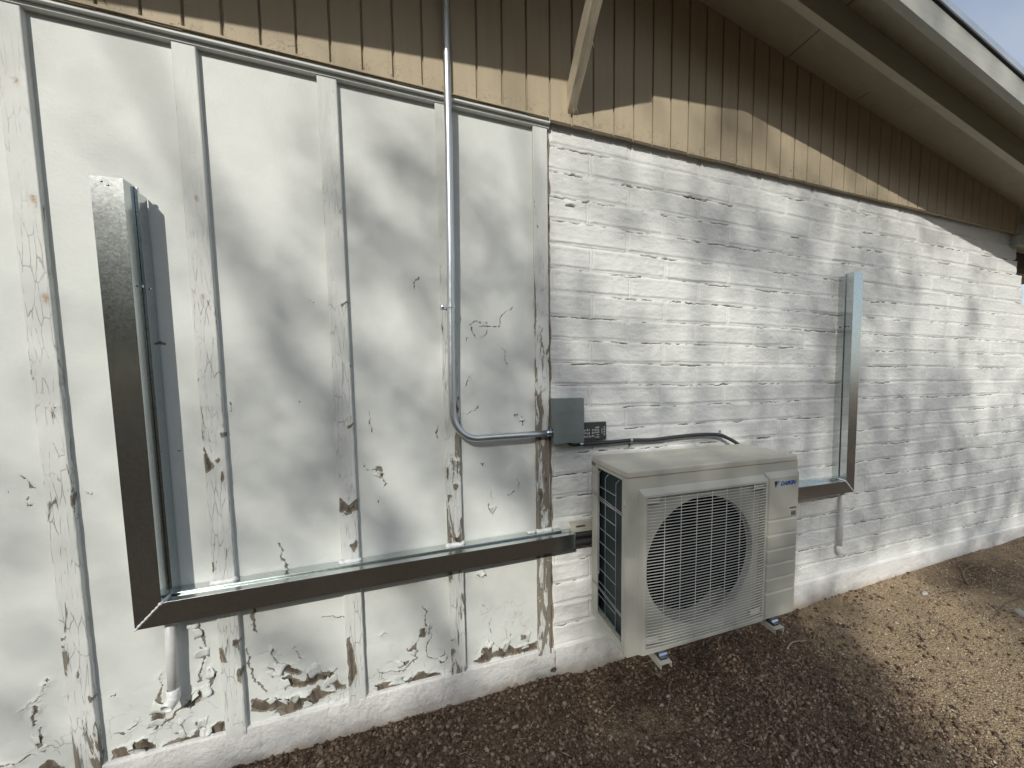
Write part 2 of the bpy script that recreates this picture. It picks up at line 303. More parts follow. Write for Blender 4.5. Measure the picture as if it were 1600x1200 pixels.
CRACK=[([(-1.2621,0.3916),(-1.2387,0.4101),(-1.2127,0.428),(-1.2016,0.4433),(-1.2028,0.4587),(-1.1835,0.4829)],0.002),([(-1.2269,0.3424),(-1.2287,0.3693),(-1.2217,0.3896),(-1.2192,0.4076)],0.0035),([(-1.3164,0.2245),(-1.2876,0.2247),(-1.2521,0.2416),(-1.2286,0.2382)],0.003),([(-0.9066,0.4269),(-0.9111,0.4024),(-0.9005,0.387)],0.002),([(-0.7755,0.4542),(-0.7885,0.4245),(-0.7963,0.3684)],0.004),([(-0.8476,0.2841),(-0.8696,0.2705),(-0.889,0.2479),(-0.9063,0.2372)],0.004),([(-1.0053,0.2386),(-0.9939,0.2564),(-0.981,0.2626)],0.003),([(-1.0411,0.2431),(-1.0167,0.2345)],0.0025),([(-1.0424,0.3784),(-1.0258,0.3811),(-1.0194,0.3926)],0.0025),([(-0.8337,0.2629),(-0.8234,0.2805)],0.002),([(-0.6475,0.4538),(-0.6516,0.4034),(-0.6394,0.3611),(-0.6354,0.3122)],0.004),([(-0.6227,0.6011),(-0.6268,0.5511),(-0.6234,0.5161)],0.006),([(-0.6288,0.3102),(-0.6129,0.2923),(-0.6034,0.2657)],0.005),([(-0.5711,0.4337),(-0.5671,0.3801),(-0.5528,0.362)],0.0018),([(-0.5019,0.4244),(-0.4855,0.3665)],0.0015),([(-0.4031,0.5232),(-0.366,0.521),(-0.3274,0.5057)],0.0018),([(-0.5286,0.8495),(-0.5229,0.8021),(-0.5065,0.7463)],0.0025),([(-0.0679,0.2818),(-0.0567,0.2541),(-0.087,0.2279),(-0.1147,0.2161),(-0.2059,0.2325),(-0.211,0.2483)],0.003),([(-0.0283,0.4873),(-0.0122,0.4447),(-0.0157,0.3866)],0.0025),([(0.0035,0.3819),(0.0076,0.3413),(-0.0164,0.3077),(-0.0205,0.289),(-0.0183,0.2486),(0.0363,0.2187),(0.0598,0.2476)],0.0018),([(-0.1957,0.3921),(-0.1751,0.3965)],0.0018),([(0.2645,0.3607),(0.263,0.288)],0.0015),([(0.2272,0.4414),(0.2556,0.4063)],0.0015),([(0.3531,0.2657),(0.363,0.2418)],0.003),([(-0.216,1.1044),(-0.1883,1.0976)],0.0025),([(-0.1708,1.0799),(-0.1508,1.0404)],0.003),([(-0.1978,1.3477),(-0.2001,1.3088),(-0.1974,1.2609)],0.0015),([(0.0547,1.2707),(0.055,1.22)],0.002),([(0.264,1.7143),(0.2776,1.6992),(0.3292,1.7042),(0.3318,1.7417),(0.3783,1.7816),(0.3902,1.7983)],0.0022),([(0.2137,1.7056),(0.2129,1.6736),(0.2349,1.6422)],0.0018),([(0.2277,1.7236),(0.2111,1.7101),(0.2005,1.7187)],0.002),([(0.2399,1.658),(0.2676,1.6664),(0.2776,1.6973)],0.0018),([(0.1852,1.6406),(0.1991,1.6594)],0.0022),([(0.3182,1.6213),(0.3482,1.5956),(0.3533,1.5557),(0.3667,1.5463)],0.0015),([(0.1759,1.4473),(0.195,1.489),(0.2081,1.4657)],0.0015),([(-0.0203,1.8375),(-0.0207,1.8717),(0.0084,1.893)],0.001),([(-0.3966,1.769),(-0.3711,1.7707)],0.0015),([(-0.4396,1.3842),(-0.4372,1.3923)],0.002),([(-0.1858,0.9587),(-0.1803,0.9986)],0.0012),([(0.1656,1.3242),(0.1819,1.3223),(0.1985,1.3323),(0.2152,1.3403),(0.2279,1.3505)],0.002),([(0.3996,1.3101),(0.413,1.3083),(0.4242,1.3017)],0.002),([(0.4283,1.2712),(0.4289,1.2556)],0.002),([(0.2349,1.098),(0.2408,1.0779),(0.2454,1.095)],0.0015),([(0.4041,1.0163),(0.4138,0.9926),(0.4042,0.9617)],0.002),([(0.2774,0.9885),(0.2798,0.9571),(0.287,0.925)],0.0015),([(0.3578,0.9385),(0.3713,0.9402),(0.3859,0.9477)],0.002),([(0.2694,0.9136),(0.2688,0.8833)],0.0022),([(0.2839,0.8796),(0.3016,0.8918)],0.0015),([(0.0541,1.267),(0.0547,1.2214)],0.002),([(0.2849,1.2515),(0.3002,1.2682)],0.001),([(-1.1923,1.1703),(-1.1811,1.1623),(-1.1708,1.1426),(-1.1579,1.1239)],0.0018),([(-1.0526,1.1047),(-1.0315,1.0987)],0.0018),([(-1.1806,1.1034),(-1.1812,1.0721)],0.0015),([(-0.8249,1.2264),(-0.7992,1.2231)],0.002),([(-1.2292,1.1294),(-1.228,1.1211)],0.002),([(-0.6499,1.3896),(-0.6467,1.3586)],0.002)]
BPEEL={1:[[(-1.1039,0.5114),(-1.0999,0.4952),(-1.1036,0.4736),(-1.1075,0.4899)],[(-1.0826,0.4139),(-1.0706,0.3986),(-1.0764,0.3773),(-1.0817,0.3906)],[(-1.0594,0.4067),(-1.0522,0.3967),(-1.0564,0.3748)],[(-1.0911,1.3954),(-1.0856,1.3919),(-1.089,1.3852)]],2:[[(-0.7254,1.2417),(-0.7214,1.2109),(-0.7106,1.1909),(-0.7012,1.167),(-0.7115,1.1471),(-0.7248,1.1452),(-0.7265,1.196)],[(-0.6813,1.1459),(-0.6739,1.1257),(-0.6816,1.0991),(-0.6865,1.1191)],[(-0.6986,1.19),(-0.6831,1.1965),(-0.6826,1.1848),(-0.6934,1.1764)],[(-0.6747,1.2861),(-0.6595,1.2853),(-0.6593,1.2683),(-0.6729,1.2653)],[(-0.7287,0.4879),(-0.7166,0.4805),(-0.7061,0.4218),(-0.7257,0.4322)],[(-0.6851,0.5098),(-0.66,0.4993),(-0.6744,0.4736),(-0.6875,0.4896)],[(-0.677,0.3942),(-0.6628,0.3944),(-0.6694,0.335),(-0.6805,0.3443)],[(-0.7266,0.8288),(-0.7199,0.7876),(-0.727,0.7728),(-0.7287,0.8052)]],3:[[(-0.3165,1.0045),(-0.3015,0.9924),(-0.2868,0.9724),(-0.2703,0.9887),(-0.2566,0.9923),(-0.2564,0.9423),(-0.2719,0.9522),(-0.2793,0.9374),(-0.2966,0.9527),(-0.317,0.9423)],[(-0.2902,0.8062),(-0.265,0.827),(-0.2647,0.7977),(-0.2761,0.78)],[(-0.3181,0.4229),(-0.3016,0.4325),(-0.307,0.4137),(-0.2972,0.3744),(-0.2942,0.3182),(-0.2865,0.2602),(-0.3034,0.2278),(-0.3173,0.2114),(-0.3185,0.3249)],[(-0.2541,0.9421),(-0.2466,0.9411),(-0.2548,0.8893)],[(-1.1701,1.8474),(-1.1696,1.8475),(-1.1701,1.8468)],[(-0.2838,1.7578),(-0.2559,1.7716),(-0.2562,1.7635),(-0.2725,1.7536)],[(-0.2592,1.5264),(-0.2533,1.5265),(-0.2557,1.5057)],[(-0.2803,1.293),(-0.2557,1.2978),(-0.2699,1.2781),(-0.28,1.282)],[(-0.3064,0.9487),(-0.2842,0.9442),(-0.2957,0.9369)]],4:[[(0.0837,0.8179),(0.0994,0.806),(0.1079,0.7884),(0.0891,0.7548),(0.0846,0.7843)],[(0.1079,0.7884),(0.1257,0.7799),(0.1471,0.8038),(0.1493,0.7452),(0.1204,0.7517)],[(0.1345,0.5218),(0.1453,0.5097),(0.1477,0.4593),(0.1364,0.4867)],[(0.0844,0.254),(0.0908,0.2524),(0.0855,0.1932)],[(0.1139,1.0136),(0.1362,1.0141),(0.1311,0.99),(0.1161,0.9944)],[(0.0907,0.9736),(0.1066,0.9718),(0.0914,0.9357)],[(0.1327,1.1201),(0.139,1.1196),(0.1355,1.0539),(0.1304,1.0638)],[(0.0853,1.0959),(0.0941,1.0952),(0.0914,1.0299),(0.0867,1.0491)],[(0.1418,1.3977),(0.1478,1.393),(0.1452,1.3609)],[(0.1117,1.0147),(0.1238,1.0156),(0.1213,0.9967),(0.1134,1.0018)],[(0.1278,1.0173),(0.1377,1.0099),(0.1333,0.9954),(0.1267,1.0047)]],5:[[(0.5222,1.0739),(0.5302,1.0778),(0.5217,1.028),(0.5137,1.031)],[(0.531,1.0133),(0.5404,1.0078),(0.5377,0.9665),(0.5294,0.9904)],[(0.4999,0.9589),(0.5115,0.9553),(0.5192,0.9175),(0.5108,0.8813),(0.4989,0.8689),(0.4994,0.9197)],[(0.4932,1.395),(0.5037,1.3948),(0.502,1.3638),(0.4949,1.3462)],[(0.5018,1.3504),(0.5096,1.3457),(0.5061,1.3146),(0.5016,1.3281)]]}
RUST=[(-1.095,2.3636,0.012),(-1.096,2.367,0.012),(-1.0854,2.0307,0.018),(-1.0823,1.7348,0.02),(-0.6923,2.0919,0.012),(-0.6955,1.764,0.012),(-0.2654,2.1071,0.009),(-0.2745,1.7575,0.008),(0.1396,1.7142,0.008),(-0.2691,2.5343,0.005)]
BLOBS=[(-1.19,1.2,0.08,0.06,0.8),(-1.22,0.91,0.07,0.1,0.6),(-1.28,0.54,0.08,0.11,0.4),(-0.8,1.55,0.07,0.18,0.3),(-0.57,1.85,0.08,0.07,0.6),(-0.47,1.76,0.12,0.14,1.0),(-0.34,1.56,0.13,0.15,1.0),(-0.49,1.46,0.12,0.14,0.5),(-0.54,1.24,0.18,0.14,1.3),(-0.29,1.2,0.13,0.23,1.0),(-0.6,0.91,0.2,0.1,0.8),(-0.43,1.01,0.17,0.15,0.9),(-0.11,2.4,0.11,0.12,1.0),(0.0,2.25,0.12,0.12,1.1),(-0.14,2.03,0.11,0.17,1.0),(-0.2,2.19,0.09,0.1,0.5),(-0.01,1.95,0.1,0.13,0.6),(-0.15,1.4,0.14,0.16,1.2),(0.02,1.34,0.15,0.14,1.1),(-0.17,0.87,0.14,0.08,0.5),(0.31,2.14,0.17,0.24,1.3),(0.36,1.88,0.14,0.17,1.3),(0.21,1.56,0.16,0.17,1.0),(0.36,1.57,0.17,0.23,1.2),(0.26,1.11,0.17,0.17,1.1),(0.47,1.15,0.12,0.3,1.0),(-0.52,0.43,0.12,0.08,0.8),(1.23,2.3,0.43,0.16,1.2),(1.79,2.23,0.38,0.21,1.2),(0.83,1.57,0.28,0.38,1.0),(1.05,1.31,0.58,0.2,1.1),(0.69,0.98,0.2,0.19,1.5),(2.15,2.01,0.37,0.45,1.1),(1.93,1.25,0.41,0.23,1.1),(2.62,1.85,0.37,0.61,1.2),(3.04,2.17,0.27,0.25,0.9),(3.01,1.07,0.84,0.36,1.3),(3.95,0.92,0.89,0.31,1.2),(3.48,1.42,0.39,0.28,0.9),(2.54,0.45,0.75,0.22,1.2),(3.59,0.44,0.82,0.2,1.1),(4.59,0.37,0.83,0.23,1.1),(2.23,2.44,0.16,0.18,0.8),(2.82,2.44,0.19,0.16,0.8),(3.36,2.46,0.22,0.17,0.7),(3.29,1.79,0.18,0.31,0.5),(3.99,1.91,0.22,0.39,0.6)]
# ================================================================ HOUSE
house = tag(empty('house', (0, 0, 0)), 'white house end wall of peeling battened panels and painted slump block under a tan gable', 'house')
RIDGE = 1.234
def roofz(x, z0=3.56): return z0-.173*x if x >= RIDGE else 3.445+.102*x
# ---- plywood panel sheet with peeling paint
xs = np.concatenate([np.arange(-2.4, -1.42, .03), np.arange(-1.42, .5625, .0032)])
zs = np.concatenate([np.arange(.10, .95, .0028), np.arange(.95, 2.61, .0052)])
xs = xs[np.r_[True, np.diff(xs) > 8e-4]]
X, Z = np.meshgrid(xs, zs)
wx = (fbm(X*42, Z*42, 31, 4)-.47)*.026+(fbm(X*150, Z*150, 33, 2)-.37)*.006
wz = (fbm(X*42, Z*42, 35, 4)-.47)*.026+(fbm(X*150, Z*150, 37, 2)-.37)*.006
D = sdf(X, Z, PEEL, CRACK, wx, wz)
# coarse ragged wander of the traced outlines
Dw = D+(fbm(X*70, Z*70, 2, 3)-.45)*.0022-.0062*np.clip((.62-Z)/.1, 0, 1)*(sdf(X, Z, [p_ for p_ in PEEL if (max(q_[0] for q_ in p_)-min(q_[0] for q_ in p_)) > .05], [], wx, wz) < .012)*(.3+1.2*vn(X*18, Z*18, 47))
near = np.exp(-np.clip(Dw, 0, 1)/.008)*(Dw > 0)
lift = near*np.clip(fbm(X*14, Z*14, 9, 3)-.30, 0, 1)*.016*np.clip((1.45-Z)/.9, .25, 1)
blister = np.clip(fbm(X*9, Z*9, 4, 3)-.52, 0, 1)*.012*np.clip((.62-Z)/.3, 0, 1)
wave = (fbm(X*1.6, Z*1.1, 6, 3)-.5)*.006
Y = -(lift+blister+wave)+np.where(Dw < 0, .0015, 0)
gridmesh('wall_panel', np.stack([X, Y, Z], -1), {'sd': Dw, 'rust': 0*X, 'streak': 0*X}, M_panel, house)
# ---- curled flakes of paint standing off the torn edges
fv, ff = [], []
for poly in PEEL:
    q = np.array(poly); per = np.hypot(*(np.roll(q, -1, 0)-q).T); area = .5*abs(np.sum(q[:, 0]*np.roll(q[:, 1], -1)-q[:, 1]*np.roll(q[:, 0], -1)))
    cen = q.mean(0)
    if area < 1.2e-4: continue
    nfl = int(min(5, .6+per.sum()/.13)) if area > 4e-5 else rnd.choice((0, 1))
    for _ in range(nfl):
        i = rnd.choices(range(len(q)), weights=per+1e-6)[0]; t = rnd.random(); a = q[i]; b2 = q[(i+1) % len(q)]; p = a+(b2-a)*t
        tv = (b2-a)/max(np.hypot(*(b2-a)), 1e-6); nv = np.array([-tv[1], tv[0]]); 
        if np.dot(cen-p, nv) < 0: nv = -nv
        big = rnd.random() < .35; L_ = rnd.uniform(.010, .022)*(1.7 if big else 1); W_ = rnd.uniform(.012, .028)*(1.2 if big else 1); k_ = min(1, .35+area**.5/.035); L_ *= k_; W_ *= k_; curl = rnd.uniform(.5, 1.4); base_i = len(fv); st = -.010
        for u_ in range(6):
            s_ = u_/5; ang = curl*s_; du = L_*(math.sin(ang)/curl); dyy = L_*(1-math.cos(ang))/curl; w_ = W_*(1-.55*s_+.15*math.sin(7*s_+t*9))
            for v_ in (-1, -.3, .4, 1):
                pp = p+nv*(st*(1-s_)+du)+tv*(v_*w_+rnd.uniform(-.0015, .0015)); fv.append((pp[0], -.0015-dyy-.0012*abs(v_)*s_, pp[1]))
        for u_ in range(5):
            for v_ in range(3): ff.append((base_i+u_*4+v_, base_i+u_*4+v_+1, base_i+(u_+1)*4+v_+1, base_i+(u_+1)*4+v_))
me = bpy.data.meshes.new('paint_flakes'); me.from_pydata(fv, [], ff); a = me.attributes.new('sd', 'FLOAT', 'POINT'); a.data.foreach_set('value', np.full(len(fv), .1, np.float32))
fl = link('paint_flakes', me, M_panel, bpy.data.objects['wall_panel']); tag(fl, 'curled flakes of white paint along the torn edges', kind='stuff'); m_ = fl.modifiers.new('t', 'SOLIDIFY'); m_.thickness = .0006
for p_ in me.polygons: p_.use_smooth = True
# ---- battens
BX = {-1: -1.8838-.064, 0: -1.4774-.064, 1: -1.1345, 2: -.7285, 3: -.3215, 4: .0835, 5: .4885}
panel_o = bpy.data.objects['wall_panel']
for k, x0 in BX.items():
    x1 = x0+(.0635 if k != 5 else .066)
    zb = .128 if k > 0 else .13
    zt = 2.578
    xx = np.concatenate([[x0, x0], np.linspace(x0+.0015, x1-.0015, 22), [x1, x1]])
    zz = np.arange(zb, zt+.004, .004); zz[-1] = zt
    A, B = np.meshgrid(xx, zz)
    Dd = sdf(np.maximum.accumulate(A, 1), B, BPEEL.get(k, []), [], (fbm(A*60, B*25, 31, 3)-.45)*.012, (fbm(A*60, B*25, 35, 3)-.45)*.02)
    Dd = Dd+(fbm(A*90, B*50, 3+k, 3)-.45)*.003
    Yf = np.full(A.shape, -.019)-np.clip(fbm(A*60, B*6, 11+k, 3)-.42, 0, 1)*.004*np.clip((1.9-B), .2, 1)
    ragged = (fbm(B*22, A*0+k, 5, 3)-.45)*.004
    A2 = A.copy(); A2[:, -2:] += ragged[:, -2:]*np.clip(2.1-B[:, -2:], .1, 1); A2[:, :2] += ragged[:, :2]*.5*np.clip(2.1-B[:, :2], .1, 1)
    Yf[:, 0] = .004; Yf[:, -1] = .004; Yf[:, 1] = -.0175; Yf[:, -2] = -.0175
    Yf = Yf+np.where(Dd < 0, .0012, 0)-np.exp(-np.clip(Dd, 0, 1)/.006)*(Dd > 0)*.0025*(Dd < .03)
    lvl = {1: .60, 2: .58, 3: .34, 4: .85, 5: 1.05}.get(k, .4)
    st = lvl*(.35+.75*np.clip((2.45-B)/1.3, 0, 1))+.30*np.clip((.55-B)/.5, 0, 1)*(k in (1, 2))
    if k == 3: st = st*np.clip((1.9-B)/1.2, .2, 1)
    edge = np.abs((A-(x0+x1)/2)/(x1-x0)*2); st = st+.10*edge**2
    ru = np.zeros(A.shape)
    for rx, rz, rr in RUST:
        if x0-.01 < rx < x1+.01:
            dz = np.where(B < rz, (rz-B)/2.6, B-rz); ru = np.maximum(ru, np.exp(-(np.hypot(A-rx, dz)/(rr*.62))**2*2.2)*1.0)
    gridmesh('batten', np.stack([A2, Yf, B], -1), {'sd': Dd, 'rust': ru, 'streak': st}, M_batten, panel_o)
M_trim = weathered('trim_paint', (.70, .72, .70), (.1, 1, 1), .55, .04, .001)
# ---- head trim
tr = MB(); tr.box((-2.4, -.0235, 2.578), (.562, .02, 2.612)); tr.box((-2.4, -.040, 2.5905), (.562, -.0235, 2.6035))
tr.build('head_trim', M_trim, house, bevel=.0015)
# ---- slump block wall
xs = np.concatenate([np.arange(.5635, 2.3, .0033), np.arange(2.3, 3.4, .0055), np.arange(3.4, 5.62, .009)])
zs = np.arange(.14, 2.635, .0034)
xs = xs[np.r_[True, np.diff(xs) > 8e-4]]
X, Z = np.meshgrid(xs, zs)
H = .1077; BL = .4095; ztop = 2.626
zw = Z+(fbm(X*3.2, Z*0+np.floor((ztop-Z)/H)*7.3, 21, 3)-.45)*.013
row = np.floor((ztop-zw)/H); vloc = 1-((ztop-zw)/H-row)      # 0 bottom of the block, 1 its top
off = np.where(row % 2 == 0, .975, .768)+(vn(row*3.7, row*1.9, 31)-.5)*.03
xw = X+(fbm(Z*16, X*2, 23, 3)-.45)*.008
u = (xw-off)/BL; blk = np.floor(u); ul = u-blk
rb = vn(blk*5.31+.5, row*7.77+.5, 41); rb2 = vn(blk*3.1+.5, row*9.3+.5, 44)
dz = np.minimum(vloc, 1-vloc)*H; dx = np.minimum(ul, 1-ul)*BL
sm = lambda t: t*t*(3-2*t)
hx = sm(np.clip((dx-.002)/(.010), 0, 1)); hz = sm(np.clip((dz-.0015)/(.014+.008*vn(X*9, row*2.7, 27)), 0, 1))
jv = .35+.65*np.clip((fbm(X*6, row*3.1, 29, 3)-.3)/.35, 0, 1); jx = .85+.40*np.clip((fbm(X*2.3, row*5.3, 28, 3)-.3)/.3, 0, 1)
dzl, dxl = vloc*H, dx                                   # mortar band sits at the foot of each block
mort = np.maximum(1-sm(np.clip((dzl-.007)/.004, 0, 1)), 1-sm(np.clip((dxl-.0045)/.0035, 0, 1)))
grv = np.maximum(np.exp(-((dzl-.0105)/.0028)**2)*.5*jv, np.exp(-((dxl-.0075)/.0026)**2)*jx)
grv = np.maximum(grv, np.exp(-(((1-vloc)*H-.0012)/.0032)**2)*jv)
face = .0048*(.6+.8*rb)*(1-mort)+.0026*mort-grv*.0064
fade = np.clip(1.15-(X-2.2)/9, .7, 1)
ridg = fbm(X*3.4+row*3, Z*20+blk*3, 51, 4)-.47
rough = fbm(X*38, Z*52, 61, 4)-.47
sag = np.exp(-((vloc-.16)/.10)**2)*.0035*(rb2) + np.exp(-((vloc-.86)/.07)**2)*.0035*vn(X*5, row*3.3, 71)
hgt = face+(ridg*.0062+rough*.0044+sag*.6)*(1-.65*mort)
# torn horizontal cracks just under the bed joint
cn_ = fbm(X*5.5, row*4.1, 81, 3); cr_w = np.clip((cn_-.42)/.12, 0, 1)*np.clip((vn(X*34, row*3.3, 83)-.30)/.3, 0, 1)*(.5+.5*vn(X*110, row, 84))
cpos = .955+(fbm(X*26, row*2.2, 85, 4)-.47)*.17
cd = np.abs(vloc-cpos)*H
crk = np.clip(1.25-cd/(.0016+.0030*cr_w), 0, 1)*(cr_w > .05)
# thin crease along the foot of a block
cr2 = np.clip((fbm(X*4.1, row*6.1, 91, 2)-.42)/.1, 0, 1); cp2 = .045+(fbm(X*13, row*5.2, 95, 3)-.45)*.08
crk2 = np.clip(1-np.abs(vloc-cp2)*H/.0024, 0, 1)*cr2*.55
pb = np.exp(-(((X-.664)/.020)**2+((Z-2.277)/.009)**2)); hgt = hgt+pb*.010; crk = np.maximum(crk, np.clip(1.3-np.abs(Z-2.266-.3*(X-.664)*0)/.003, 0, 1)*(np.abs(X-.664) < .022))
hgt = hgt-crk*.009-crk2*.005+np.exp(-((vloc-cpos-.07)/.045)**2)*cr_w*.0045
Y = -.0045-hgt
Y += (fbm(X*.8, Z*.8, 99, 2)-.5)*.012
# stepped right-hand end: each course stops on its own line
P = np.stack([X, Y, Z], -1)
endx = np.interp(Z, [0, .9, 1.6, 2.10, 2.18, 2.30, 2.40, 2.52, 2.53, 2.65], [5.5, 5.35, 5.02, 4.71, 4.66, 4.58, 4.49, 4.41, 4.40, 4.40])
endx = np.where((ztop-Z)/H < 5, 4.415+.062*np.floor((ztop-Z)/H)+.03*(row % 2), endx)
P[..., 0] = np.minimum(P[..., 0], endx)
over = np.clip(X-endx, 0, .12); P[..., 1] += over*1.6
M_block = mat('painted_block', (.72, .75, .72), .6, spec=.3); g = N(M_block)
ck = g.attr('crack'); kk = g.mr(g.math('ADD', ck, g.math('MULTIPLY', g.math('SUBTRACT', g.noise(220, 3), .5), .9)), .50, .72)
dirt = g.mr(g.noise(1.3, 5, .65), .35, .75, .0, 1.); base = g.mix(dirt, (.79, .80, .77), (.72, .735, .715))
pit = g.mr(g.vor(55), .05, .02)
pit = g.math('MULTIPLY', pit, g.mr(g.noise(9, 2), .60, .66))
kk = g.math('MAXIMUM', kk, g.math('MULTIPLY', pit, .7))
g.out(col=g.mix(kk, base, (.13, .115, .10)), normal=g.bump(g.math('ADD', g.noise(130, 4, .65), g.math('MULTIPLY', g.noise(38, 4, .6, stretch=(1, 1, 2)), 1.5)), .0026, .75))
gridmesh('block_wall', P, {'crack': crk}, M_block, house)
# crevice of old caulk between batten and block
cv = MB(); pts = [(.5605+.004*math.sin(i*1.7)+rnd.uniform(-.002, .002), -.010, .13+i*.045) for i in range(55)]
cv.tube(pts, [.0035+rnd.uniform(-.001, .002) for _ in pts], 6)
M_crev = weathered('old_brown_caulk', (.27, .22, .16), (1, 1, 1), .8, .4, .002, 60); cv.build('joint_caulk', M_crev, house)
# ---- foundation
xs = np.concatenate([np.arange(-2.4, -1.4, .03), np.arange(-1.4, 2.4, .006), np.arange(2.4, 5.75, .012)])
zs = np.concatenate([[.150, .150], np.arange(.147, -.14, -.006)])[::-1]
xs = xs[np.r_[True, np.diff(xs) > 8e-4]]
X, Z = np.meshgrid(xs, zs)
topw = (fbm(X*5, X*0, 15, 3)-.45)*.010
Zm = Z+topw*np.clip((Z-.05)/.1, 0, 1)
Y = -.017-.006*np.clip((X-.56)/.05, 0, 1)-(fbm(X*7, Z*9, 17, 4)-.47)*.012-(fbm(X*45, Z*45, 18, 3)-.47)*.004
Y[-1, :] = .03; Y[-2, :] += .004
flare = np.clip((.02-Z)/.06, 0, 1); Y -= flare*.012*vn(X*6, X*0, 19)
crk = np.zeros(X.shape)
for cx, a, w_ in ((.5765, .012, .0035), (-.40, .02, .0012), (-.335, .018, .0012), (-.055, .015, .001), (.06, .02, .0012), (-.62, .01, .001), (2.86, .03, .0012)):
    line_x = cx+(fbm(Z*18, Z*0+cx*9, 25, 3)-.45)*a*2; c_ = np.clip(1-np.abs(X-line_x)/(w_+.003), 0, 1)*(1 if w_ > .003 else .75); crk = np.maximum(crk, c_)
notch = np.clip(1-np.hypot((X-.566)/.020, (Z-.030)/.018), 0, 1); crk = np.maximum(crk, np.clip(notch*3, 0, 1))
Y += crk*.006+notch*.02
M_found = mat('painted_foundation', (.73, .725, .70), .65, spec=.3); g = N(M_found)
soil = g.n('SeparateXYZ'); gp = g.n('NewGeometry'); g.t.links.new(gp.outputs['Position'], soil.inputs[0])
sz_ = g.math('ADD', soil.outputs[2], g.math('MULTIPLY', g.math('SUBTRACT', g.noise(16, 5, .65), .5), .09))
stain = g.mr(sz_, .055, -.01)
ck = g.mr(g.math('ADD', g.attr('crack'), g.math('MULTIPLY', g.math('SUBTRACT', g.noise(240, 3), .5), .5)), .55, .8)
blot = g.mr(g.noise(7, 5, .7), .66, .72)
c = g.mix(stain, (.745, .74, .715), (.50, .43, .34)); c = g.mix(g.math('MULTIPLY', blot, .45), c, (.42, .36, .28)); c = g.mix(ck, c, (.16, .12, .09))
g.out(col=c, normal=g.bump(g.math('ADD', g.noise(90, 4, .65), g.math('MULTIPLY', g.noise(24, 4), 1.5)), .006, .9))
gridmesh('foundation', np.stack([X, Y, Zm], -1), {'crack': crk}, M_found, house)
# ---- gable siding with grooves
pitch_ = .1035; gx0 = -.4755; nb_ = 58; sm_ = MB()
def groove_x(): return [gx0+pitch_*i for i in range(-19, 48)]
gxs = [x for x in groove_x() if -2.4 < x < 4.40]
edges = [-2.4]+gxs+[4.42]
ysd = -.045
for i in range(len(edges)-1):
    a = edges[i]+(.0032 if i else 0); b = edges[i+1]-.0032
    wide = (i % 12 == 5)
    if wide: b -= .002
    t = 12; yo = ysd-rnd.uniform(0, .0012)
    za = roofz(a)+.02; zb_ = roofz(b)+.02; zm = rnd.uniform(-.0015, .0015)
    if a < RIDGE < b: za = zb_ = roofz(RIDGE+.01)+.02
    if b < RIDGE and abs(za-zb_) > .05: za = zb_
    c = .002
    sm_.add([(a, yo+c*1.5, 2.602+zm), (a+c, yo, 2.602+zm), (b-c, yo, 2.602+zm), (b, yo+c*1.5, 2.602+zm), (a, yo+c*1.5, za), (a+c, yo, za), (b-c, yo, zb_), (b, yo+c*1.5, zb_)],
            [(0,1,5,4), (1,2,6,5), (2,3,7,6)])
    sm_.add([(edges[i+1]-.0032-(.002 if wide else 0), yo+c*1.5, 2.602), (edges[i+1]-.0032-(.002 if wide else 0), yo+.010, 2.602), (edges[i+1]+.0032, yo+.010, 2.602), (edges[i+1]+.0032, yo+c*1.5, 2.602),
             (edges[i+1]-.0032-(.002 if wide else 0), yo+c*1.5, zb_), (edges[i+1]-.0032-(.002 if wide else 0), yo+.010, zb_), (edges[i+1]+.0032, yo+.010, zb_), (edges[i+1]+.0032, yo+c*1.5, zb_)],
            [(0,1,5,4), (1,2,6,5), (2,3,7,6)])
    sm_.add([(a, yo+c*1.5, 2.602+zm), (b, yo+c*1.5, 2.602+zm), (b, yo+.02, 2.602+zm), (a, yo+.02, 2.602+zm)], [(0,1,2,3)])
# backing behind grooves
sm_.add([(-2.4, -.033, 2.607), (4.42, -.033, 2.607), (4.42, -.033, roofz(4.42)+.02), (RIDGE, -.033, roofz(RIDGE)+.02), (RIDGE-.001, -.033, roofz(RIDGE-.01)+.02), (-2.4, -.033, roofz(-2.4)+.02)], [(0,1,2,3,4,5)])
sid = sm_.build('gable_siding', M_siding, house)
g = N(M_siding)   # knots and torn paint near the boards' feet
kn = g.mr(g.noise(11, 5, .75, dist=1.2), .70, .725)
crz = g.mr(g.math('ABSOLUTE', g.math('SUBTRACT', g.noise(13, 4, .7, dist=1.), .5)), .008, .003)
gp = g.n('NewGeometry'); sx = g.n('SeparateXYZ'); g.t.links.new(gp.outputs['Position'], sx.inputs[0])
low = g.mr(sx.outputs[2], 2.70, 2.62); crz = g.math('MULTIPLY', g.math('MULTIPLY', crz, low), .7)
oldc = g.b.inputs['Base Color'].links[0].from_socket
g.out(col=g.mix(g.math('MAXIMUM', g.math('MULTIPLY', kn, .75), crz), oldc, (.10, .075, .045)))
# drip ledge just under the siding, and a strip painted dark for gap shade
lg = MB(); lg.box((-2.4, -.0505, 2.6045), (.555, -.020, 2.6115)); lg.build('siding_lip', M_siding, house)
gp_ = MB(); gp_.box((.563, -.024, 2.618), (4.415, .05, 2.66)); gp_.build('gap_shade_strip', mat('gap_shade_brown', (.07, .05, .035), .8), house)
